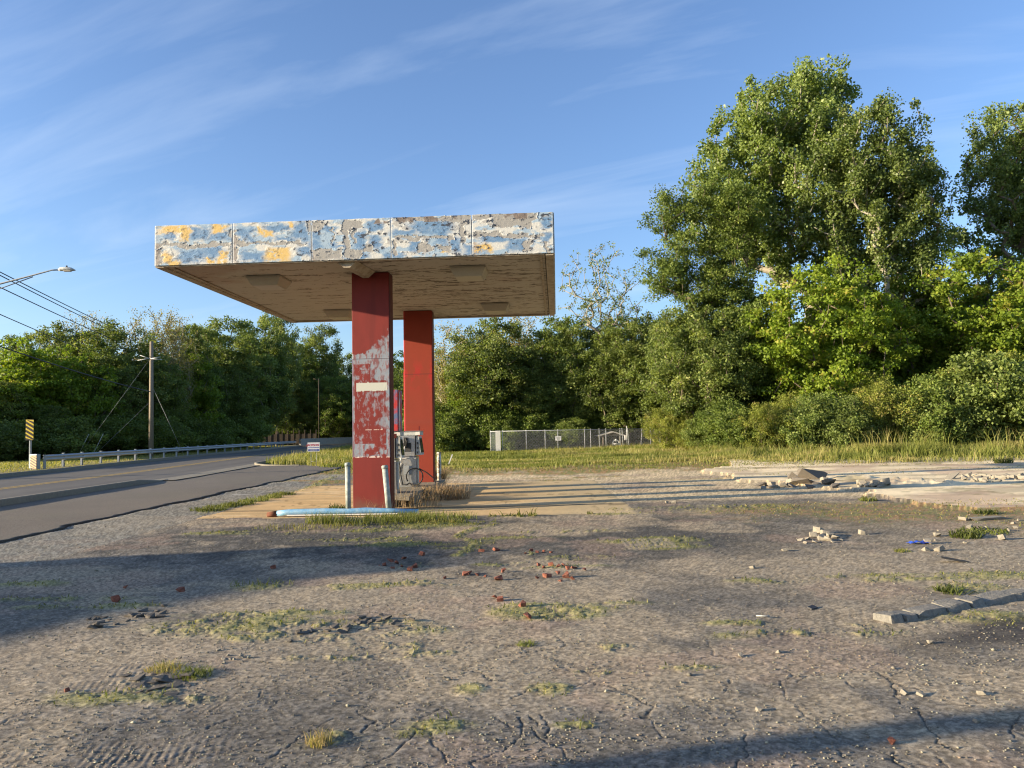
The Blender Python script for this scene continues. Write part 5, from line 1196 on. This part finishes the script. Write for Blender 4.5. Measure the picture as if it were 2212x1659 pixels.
# weedy areas of the right and back of the lot
wt = (np.clip(weedy, 0, 1) * (weedy > .3))[:-1, :-1] * Y[:-1, :-1] ** 2 * (~is_drive & ~is_slab & inlot)[:-1, :-1]; prob = wt.ravel() / wt.sum(); n = 45000
ci = rs.choice(len(prob), n, p=prob); jj, ii = np.unravel_index(ci, wt.shape)
Xg = X[jj, ii] + rs.randn(n) * .02; Yg = Y[jj, ii] + rs.randn(n) * .05; Zg = h[jj, ii]
grass_obj('dry_weeds', 'dry brown and olive weeds spreading over the right and back of the lot', rs, Xg, Yg, Zg, .02 + .05 * rs.rand(n) ** 2 + .03 * (Yg > 30), .010 + .0006 * Yg, .45 + .5 * rs.rand(n), M['weeds'], .7)
def tuft(name, label, px, py, n, hh_, spread, mt, wd=.008, tint=.3, lean=.5, cat='plant', group=None, elong=1.0):
    p = on(px, py); rs_ = np.random.RandomState(int(px) + 3)
    t = thing(name, label, cat, p, 0, group)
    r = rs_.rand(n) ** .6 * spread; a = rs_.rand(n) * 6.283; x_ = np.cos(a) * r * elong; y_ = np.sin(a) * r
    gz = np.array([hat(p.x + u, p.y + v) - p.z for u, v in zip(x_, y_)])
    H_ = hh_ * (.45 + .55 * rs_.rand(n))
    grass_obj('blades', '', rs_, x_, y_, gz, H_, np.full(n, wd), np.full(n, tint), mt, lean, t); return t
tuft('weed_clump', 'green weed clump at the foot of the left bollard', 732, 1102, 90, .22, .22, M['weeds'], .02, .1, .8)
tuft('weed_clump', 'long grassy weeds sprouting over the blue kerb guard', 705, 1130, 260, .28, .3, M['weeds'], .011, .5, .35, elong=1.3)
tuft('weed_clump', 'tall green weeds in front of the leaning bollard', 800, 1128, 700, .22, .55, M['weeds'], .010, .35, .4, elong=1.8)
tuft('weed_clump', 'tall green weeds at the right foot of the front column', 905, 1122, 900, .22, .5, M['weeds'], .010, .4, .4, elong=2.2)
tuft('weed_clump', 'dry weeds along the slab edge left of the blue kerb guard', 655, 1140, 300, .12, .4, M['weeds'], .010, .7, .6, elong=2.2)
tuft('dead_stalks', 'pale dead stalks in front of the front column', 820, 1104, 70, .5, .30, M['straw'], .008, .6, .35, elong=1.2)
tuft('dead_stalks', 'pale dead weed stalks beside the broken island end', 905, 1096, 160, .65, .40, M['straw'], .008, .5, .3, elong=1.3)
tuft('dry_grass_clump', 'matted brown dry grass spilling over the pump island', 922, 1052, 1500, .85, .45, M['straw'], .012, .35, .55, elong=1.2)
tuft('dry_grass_clump', 'dry grass fan lying right of the pump island', 955, 1078, 700, .55, .45, M['straw'], .011, .3, .75, elong=1.5)
tuft('weed_clump', 'dark green rosette weed in the sandy gravel at the right', 2055, 1280, 90, .13, .13, M['weeds'], .014, .05, 1.0)
tuft('weed_clump', 'yellow-green weed tuft alone on the sandy gravel', 1950, 1192, 80, .09, .09, M['weeds'], .012, .6, .6)
tuft('weed_clump', 'spreading broad-leaved weed beside the pale rubble', 2125, 1150, 150, .13, .35, M['weeds'], .02, .3, .9)
tuft('weed_clump', 'bushy weed with brown tips left of the pale rubble', 2085, 1160, 160, .18, .2, M['weeds'], .02, .1, .7)
tuft('weed_clump', 'green rosette on the pad edge at the right', 2130, 1110, 120, .15, .2, M['weeds'], .02, .1, .9)
tuft('weed_clump', 'dark weed on the far edge of the pad', 2168, 1000, 120, .35, .3, M['weeds'], .03, .05, .7)
tuft('weed_clump', 'pale weed tuft right of the broken asphalt heap', 1875, 1082, 80, .18, .2, M['weeds'], .02, .4, .6)
tuft('weed_clump', 'green tuft beside the round rubble patch in the foreground', 415, 1458, 260, .09, .13, M['weeds'], .007, .25, .6)
tuft('weed_clump', 'yellow tuft behind the round rubble patch', 357, 1446, 260, .08, .12, M['weeds'], .006, .8, .6)
tuft('weed_clump', 'straw coloured tuft at the bottom edge of the lot', 690, 1605, 160, .10, .07, M['weeds'], .005, .9, .5)
tuft('weed_clump', 'small green tuft alone in the cracked asphalt', 1133, 1393, 160, .07, .07, M['weeds'], .006, .4, .7)
tuft('weed_clump', 'green tuft in the long crack at the bottom', 870, 1648 if False else 1590, 60, .05, .04, M['weeds'], .005, .4, .7)
tuft('weed_clump', 'tall thin weed in the building shadow', 560, 1262, 60, .12, .25, M['weeds'], .008, .3, .5, elong=1.6)
for i, (px, py) in enumerate([(450, 1103), (480, 1096), (515, 1090), (548, 1083), (580, 1076), (608, 1069)]):
    tuft('slab_edge_tuft', 'green grass tuft growing along the left edge of the concrete slab', px, py, 260, .16, .38, M['weeds'], .016, .45, .7, group='tufts along the slab edge')

# ------------------------------------------------------------------ loose gravel
OCT = np.array([[1, 0, 0], [-1, 0, 0], [0, 1, 0], [0, -1, 0], [0, 0, 1], [0, 0, -1.0]]); OF = np.array([[0, 2, 4], [2, 1, 4], [1, 3, 4], [3, 0, 4], [2, 0, 5], [1, 2, 5], [3, 1, 5], [0, 3, 5]])
n = 30000
iv = rs.uniform(1 / 3.2, 1 / 16, n); Yg = 1 / iv; Xg = rs.uniform(-.85, .85, n) * Yg
dens = sstep(.36, .62, fbm(Xg * .9, Yg * .9, 701, 4)) ; kp_ = (rs.rand(n) < (.2 + .8 * dens)) & (Xg > -8.0); Xg, Yg = Xg[kp_], Yg[kp_]; n = len(Xg)
jj = np.clip(np.interp(1 / Yg, inv[::-1], np.arange(NR)[::-1]).round().astype(int), 0, NR - 1); ii = np.clip(((Xg / Yg + 1.05) / 2.1 * (NT - 1)).round().astype(int), 0, NT - 1)
Zg = h[jj, ii]; sz = (.0028 + .006 * rs.rand(n) ** 3) * (1 + .05 * Yg); sz = np.where(rs.rand(n) < .006, sz * 2.3, sz)
a = rs.rand(n) * 6.283; ca, sa = np.cos(a), np.sin(a)
v = OCT[None] * (.6 + .6 * rs.rand(n, 6, 1)) * sz[:, None, None] * np.array([1.2, .9, .65]) 
vx = v[..., 0] * ca[:, None] - v[..., 1] * sa[:, None]; vy = v[..., 0] * sa[:, None] + v[..., 1] * ca[:, None]
Vp = np.stack([vx + Xg[:, None], vy + Yg[:, None], v[..., 2] + (Zg + sz * .35)[:, None]], -1).reshape(-1, 3)
Fp_ = (np.arange(n) * 6)[:, None, None] + OF[None]
pal = np.array([(.25, .235, .19), (.20, .18, .155), (.33, .31, .25), (.13, .12, .105), (.26, .20, .155)]); pal = pal * np.array([1, 1, .9]); pc = pal[rs.choice(5, n, p=[.32, .28, .08, .2, .12])] * (.8 + .4 * rs.rand(n, 1))
M['gravel'] = mat('gravel', attr=True, rough=.95)
tag(nmesh('gravel', Vp, Fp_.reshape(-1, 3), M['gravel'], col=np.repeat(pc, 6, 0)), 'loose fine gravel scattered over the asphalt', 'gravel', kind='stuff')

# ------------------------------------------------------------------ bricks and rubble: every piece a thing
def chunk(seed, dx, dy, dz, m_, name):
    r = random.Random(seed); bm = bmesh.new()
    for k in range(16):
        p = [r.choice((-1, 1)) * r.uniform(.62, 1) for _ in range(3)]; j = r.randrange(3); p[j] *= r.uniform(.5, 1)
        bm.verts.new((p[0] * dx / 2, p[1] * dy / 2, p[2] * dz / 2))
    res = bmesh.ops.convex_hull(bm, input=bm.verts); bmesh.ops.delete(bm, geom=[e for e in res['geom_interior'] if isinstance(e, bmesh.types.BMVert)], context='VERTS')
    me = bpy.data.meshes.new(name); bm.to_mesh(me); bm.free(); me.materials.append(m_); return me
br = [chunk(k, .085 - .015 * (k % 3), .065, .05, M['brick'], 'brick_piece') for k in range(6)]
cc = [chunk(20 + k, .15, .12, .085, M['rubble'], 'concrete_piece') for k in range(6)]
ac = [chunk(40 + k, .5, .34, .16, M['asphchunk'], 'asphalt_piece') for k in range(5)]
rr = random.Random(9)
def piece(name, meshes, label, cat, px, py, s, group=None, tilt=.35, dz=.3, sc=None):
    o = bpy.data.objects.new(name, rr.choice(meshes)); COL.objects.link(o); p = on(px, py)
    o.scale = sc or (s * rr.uniform(.8, 1.2), s * rr.uniform(.8, 1.2), s * rr.uniform(.8, 1.15)); o.rotation_euler = (rr.uniform(-tilt, tilt), rr.uniform(-tilt, tilt), rr.uniform(0, 6.28))
    hz = max(v.co.z for v in o.data.vertices) * o.scale[2]; o.location = p + Vector((0, 0, hz * (1 - .25))); return tag(o, label, cat, group)
BRK = [('red brick chunk lying beside the end of the building shadow', 'bricks beside the shadow end', [(843, 1214, 1.1), (858, 1218, .9), (873, 1208, .8), (910, 1200, 1.3), (895, 1226, 1.3), (886, 1233, 1.0), (830, 1222, .8), (848, 1228, .7), (868, 1224, .6)]),
       ('red brick bit in the scattered row left of the mossy patch', 'bricks in the scattered row', [(1005, 1243, 1.2), (1015, 1240, .8), (1030, 1244, .7), (1048, 1247, .5), (960, 1250, .6)]),
       ('red brick bit in the pile right of centre', 'bricks in the centre pile', [(1163, 1222, .8), (1175, 1227, .7), (1190, 1222, .9), (1205, 1226, 1.0), (1216, 1222, .7), (1226, 1230, .9), (1240, 1228, .8), (1262, 1232, .6), (1205, 1240, .9), (1182, 1247, 1.2), (1222, 1247, 1.3), (1236, 1252, .7), (1160, 1250, .6), (1210, 1256, .6)]),
       ('small red brick bit near the grassy crack', 'bricks near the grassy crack', [(1040, 1192, 1.0), (1072, 1190, 1.1), (1148, 1191, .9), (1160, 1194, .7), (1175, 1193, .8), (1190, 1194, .7), (1135, 1196, .5)])]
for lab, grp, L_ in BRK:
    for px, py, s in L_: piece('brick_fragment', br, lab, 'brick', px, py, s, grp)
for px, py, s, lab in [(1078, 1254, 1.4, 'larger red brick chunk alone in the middle of the lot'), (1088, 1236, .9, 'pinkish brick chunk right of the scattered row'), (1068, 1293, .9, 'upright brick chunk left of the mossy patch'), (1081, 1298, .9, 'brick chunk lying beside the upright one'),
                       (1127, 1310, 1.1, 'orange brick piece at the left edge of the mossy patch'), (1139, 1338, 1.2, 'orange brick piece in front of the mossy patch'), (820, 1312 - 190 + 100, .4, 'tiny brick crumb inside the building shadow'),
                       (250, 1300, 1.3, 'dark brick chunk in the lower part of the building shadow'), (390, 1278, 1.1, 'brick chunk in the middle of the building shadow'), (590, 1228, 1.0, 'square brick bit near the upper edge of the building shadow'), (1925, 1607, .6, 'single brick bit near the lower right shadow'),
                       (145, 1494, .5, 'small brick bit among the tyre prints'), (272, 1270, .7, 'small brick bit left of the shadow middle')]:
    piece('brick_fragment', br, lab, 'brick', px, py, s)
for px, py, s in [(1757, 1160, .9), (1768, 1152, 1.2), (1782, 1158, 1.1), (1795, 1160, .9), (1805, 1163, .7), (1775, 1166, 1.0), (1745, 1166, .6), (1788, 1168, .7), (1730, 1168, .5), (1815, 1168, .5), (1760, 1172, .5), (1800, 1172, .4), (1740, 1174, .4)]:
    piece('concrete_rubble', cc, 'small pale concrete chunk in the heap at the right of the lot', 'rubble', px, py, s, 'concrete heap right of centre')
for px, py, s, lab in [(1863, 1154, .8, 'single pale concrete chunk right of the small heap'), (1998, 1189, .7, 'whitish stone near the blue litter'), (2028, 1190, .8, 'larger whitish stone right of the blue litter'), (1696, 1190, .6, 'pale stone below the concrete heap'),
                       (1625, 1228, .5, 'pale chip left of the sandy gravel'), (1455, 1087, .9, 'pale rock among the weeds behind the dark asphalt'), (1440, 1088, .7, 'smaller pale rock beside the weeds behind the dark asphalt'),
                       (1600, 1419, .35, 'whitish pebble in the right foreground'), (1680, 1410, .3, 'small white pebble below the rubble kerb'), (1640, 1535, .3, 'white pebble near the shadow band'), (1953, 1499, .3, 'white pebble in the right foreground group, upper one'), (1990, 1503, .35, 'angular white pebble in the right foreground'), (2120, 1500, .3, 'long white pebble at the right foreground edge'), (2010, 1390, .4, 'cream stone below the broken kerb'),
                       (2110, 1560, .3, 'pebble at the edge of the shadow band')]:
    piece('stone', cc, lab, 'stone', px, py, s)
# broken asphalt heap
for px, py, sc, tl in [(1760, 1035, (1.9, 1.2, 2.2), .15), (1722, 1038, (1.0, .8, 1.2), .4), (1735, 1045, (1.2, 1, 1), .3), (1790, 1046, (1.1, .9, 1.0), .3), (1700, 1047, (.8, .8, .7), .3), (1765, 1050, (1.0, .8, .8), .3), (1712, 1052, (.7, .7, .6), .4), (1748, 1055, (.7, .6, .6), .4), (1640, 1050, (.7, .5, .5), .3), (1800, 1052, (.7, .6, .5), .3)]:
    piece('asphalt_slab_piece', ac, 'dark slab of torn asphalt in the heap at the near edge of the pad', 'rubble', px, py, 1, 'torn asphalt heap', tl, sc=sc)
for px, py, sc in [(1660, 1050, (.8, 1.6, .7)), (1672, 1054, (1.2, 1, .5)), (1690, 1052, (.7, .7, .7)), (1710, 1044, (1.2, .8, .7)), (1650, 1056, (.6, .6, .4)), (1780, 1040, (.7, .7, .7))]:
    piece('concrete_rubble', cc, 'whitish concrete chunk lying left of the torn asphalt heap', 'rubble', px, py, 1, 'pale chunks by the torn asphalt', .3, sc=tuple(2.2 * v_ for v_ in sc))
for k in range(16):
    px = rr.uniform(1850, 1925); py = rr.uniform(1043, 1054); s = rr.uniform(.8, 2.0); piece('concrete_rubble', cc, 'grey rubble chunk in the low mound right of the torn asphalt', 'rubble', px, py, s, 'low rubble mound on the pad')
for px, py, sc, rz, lab in [(2052, 1034, (4.6, 1.9, .8), .5, 'tilted grey concrete slab fragment sticking out of the rubble bank'), (2030, 1044, (2.4, 1.6, .9), .3, 'darker broken slab fragment at the foot of the tilted one')]:
    o = piece('slab_fragment', cc, lab, 'rubble', px, py, 1, sc=sc); o.rotation_euler = (.1, -.42, rz)
for k in range(56):
    px = rr.uniform(2075, 2330); py = 1034 + rr.gauss(0, 4.5) + 2; s = rr.choice((.5, .7, .9, 1.3, 1.7)); piece('concrete_rubble', cc, 'whitish rubble chunk in the long bank across the pad at the right', 'rubble', px, py, s, 'rubble bank on the pad')
for k in range(16):
    px = rr.uniform(1980, 2240); py = 1150 + rr.gauss(0, 14) - (px - 2100) * .12; s = rr.choice((.25, .4, .5, .9)); piece('concrete_rubble', cc, 'small pale chunk near the weeds at the pad corner', 'rubble', px, py, s, 'pale chunks at the pad corner')
o = piece('concrete_slab_fragment', cc, 'long pale yellowish slab fragment by the weeds at the right edge', 'rubble', 2130, 1122, 1, sc=(5, 2, .6)); o.rotation_euler = (0, 0, .25)
# round patch of broken asphalt in the foreground
for k in range(26):
    px = rr.gauss(352, 28); py = rr.gauss(1473, 9); s = rr.uniform(.10, .28); piece('asphalt_crumb', ac, 'grey flake of broken asphalt in the round patch in the left foreground', 'rubble', px, py, s, 'flakes in the round rubble patch', .2, sc=(s, s, s * .4))
for k in range(16):
    px = rr.gauss(508, 18); py = rr.gauss(1421, 6); s = rr.uniform(.18, .35); piece('concrete_rubble', cc, 'tiny whitish chip in the pale spot in the foreground', 'rubble', px, py, s * .6, 'chips in the pale spot')
for k in range(30):
    px = rr.uniform(620, 900); py = 1372 - (px - 620) * .14 + rr.gauss(0, 6); s = rr.uniform(.08, .2); piece('asphalt_crumb', ac, 'grey crumb of asphalt along the mossy break left of centre', 'rubble', px, py, s, 'crumbs along the mossy break', .3)
for k in range(24):
    px = rr.uniform(190, 360); py = 1350 - (px - 190) * .18 + rr.gauss(0, 7); s = rr.uniform(.08, .22); piece('asphalt_crumb', ac, 'dark crumb of asphalt at the lower rim of the building shadow', 'rubble', px, py, s, 'crumbs at the shadow rim', .3)

# broken concrete kerb at the right
a, b_ = on(1905, 1343), on(2215, 1285); kd = (b_ - a); kl = kd.length; kd.normalize()
M['kerbgrey'] = mat('grey_kerb_concrete', (0.19, 0.18, 0.155), .95, var=.4, vscale=14, bump=1.0, bscale=30, bdist=.02, c2=(.23, .215, .18))
s_ = 0.0; k = 0; kn = ['nearest', 'second', 'third', 'fourth', 'fifth', 'sixth', 'seventh', 'eighth', 'ninth', 'tenth', 'eleventh', 'twelfth']
while s_ < kl + .6:
    ln_ = rr.uniform(.16, .42); c = a + kd * (s_ + ln_ / 2)
    bm = bmesh.new(); r2 = random.Random(k)
    for zx in (-1, 1):
        for q in range(5):
            u = -.5 + q / 4
            for yy_ in (-.085, .085): bm.verts.new((u * (ln_ - .02), yy_ * (1.15 if zx < 0 else .85) + r2.uniform(-.018, .018), (.0 if zx < 0 else .072) + r2.uniform(-.014, .014)))
    rs_ = bmesh.ops.convex_hull(bm, input=bm.verts); bmesh.ops.delete(bm, geom=[e for e in rs_['geom_interior'] if isinstance(e, bmesh.types.BMVert)], context='VERTS')
    me = bpy.data.meshes.new('kerb_piece'); bm.to_mesh(me); bm.free(); me.materials.append(M['kerbgrey'])
    o = bpy.data.objects.new('kerb_piece', me); COL.objects.link(o); o.location = (c.x, c.y, hat(c.x, c.y) - .02 - .004 * (k % 3)); o.rotation_euler = (r2.uniform(-.06, .06), r2.uniform(-.05, .05), math.atan2(kd.y, kd.x) + r2.uniform(-.05, .05))
    tag(o, 'broken grey concrete kerb piece in the right foreground, %s from its left end' % kn[min(k, 11)], 'kerb piece', 'broken kerb in the right foreground'); s_ += ln_ - .004; k += 1

# litter
p = on(1985, 1175); t = bmesh.new(); r2 = random.Random(4)
gv = [[t.verts.new(((i - 4) * .035, (j - 2) * .03, .012 + .035 * r2.random())) for j in range(5)] for i in range(9)]
for i in range(8):
    for j in range(4): t.faces.new((gv[i][j], gv[i + 1][j], gv[i + 1][j + 1], gv[i][j + 1]))
me = bpy.data.meshes.new('plastic_litter'); t.to_mesh(me); t.free(); me.materials.append(M['bluelitter'])
o = bpy.data.objects.new('plastic_litter', me); COL.objects.link(o); o.location = p; o.modifiers.new('Solidify', 'SOLIDIFY').thickness = .004
tag(o, 'crumpled bright blue plastic litter on the gravel at the right', 'litter')
p = on(2060, 1214); o = MB().box((0, 0, .03), (.34, .1, .02), rot=Matrix.Rotation(.2, 3, 'Y')).build('dark_debris', M['dkmetal']); o.location = p; tag(o, 'dark flat strip of debris on the sandy gravel at the right', 'debris')
p = on(1755, 1315); o = MB().box((0, 0, .012), (.09, .05, .012), rot=Matrix.Rotation(.3, 3, 'X')).build('dark_debris', M['dkmetal']); o.location = p; o.rotation_euler = (0, 0, .6); tag(o, 'small dark leaf-shaped debris left of the broken kerb', 'debris')
p = on(1634, 1333); o = MB().tube([(0, 0, .012), (.10, -.04, .015)], .006, 6).build('stick', M['greyp']); o.location = p; tag(o, 'short pale stick on the asphalt right of centre', 'stick')
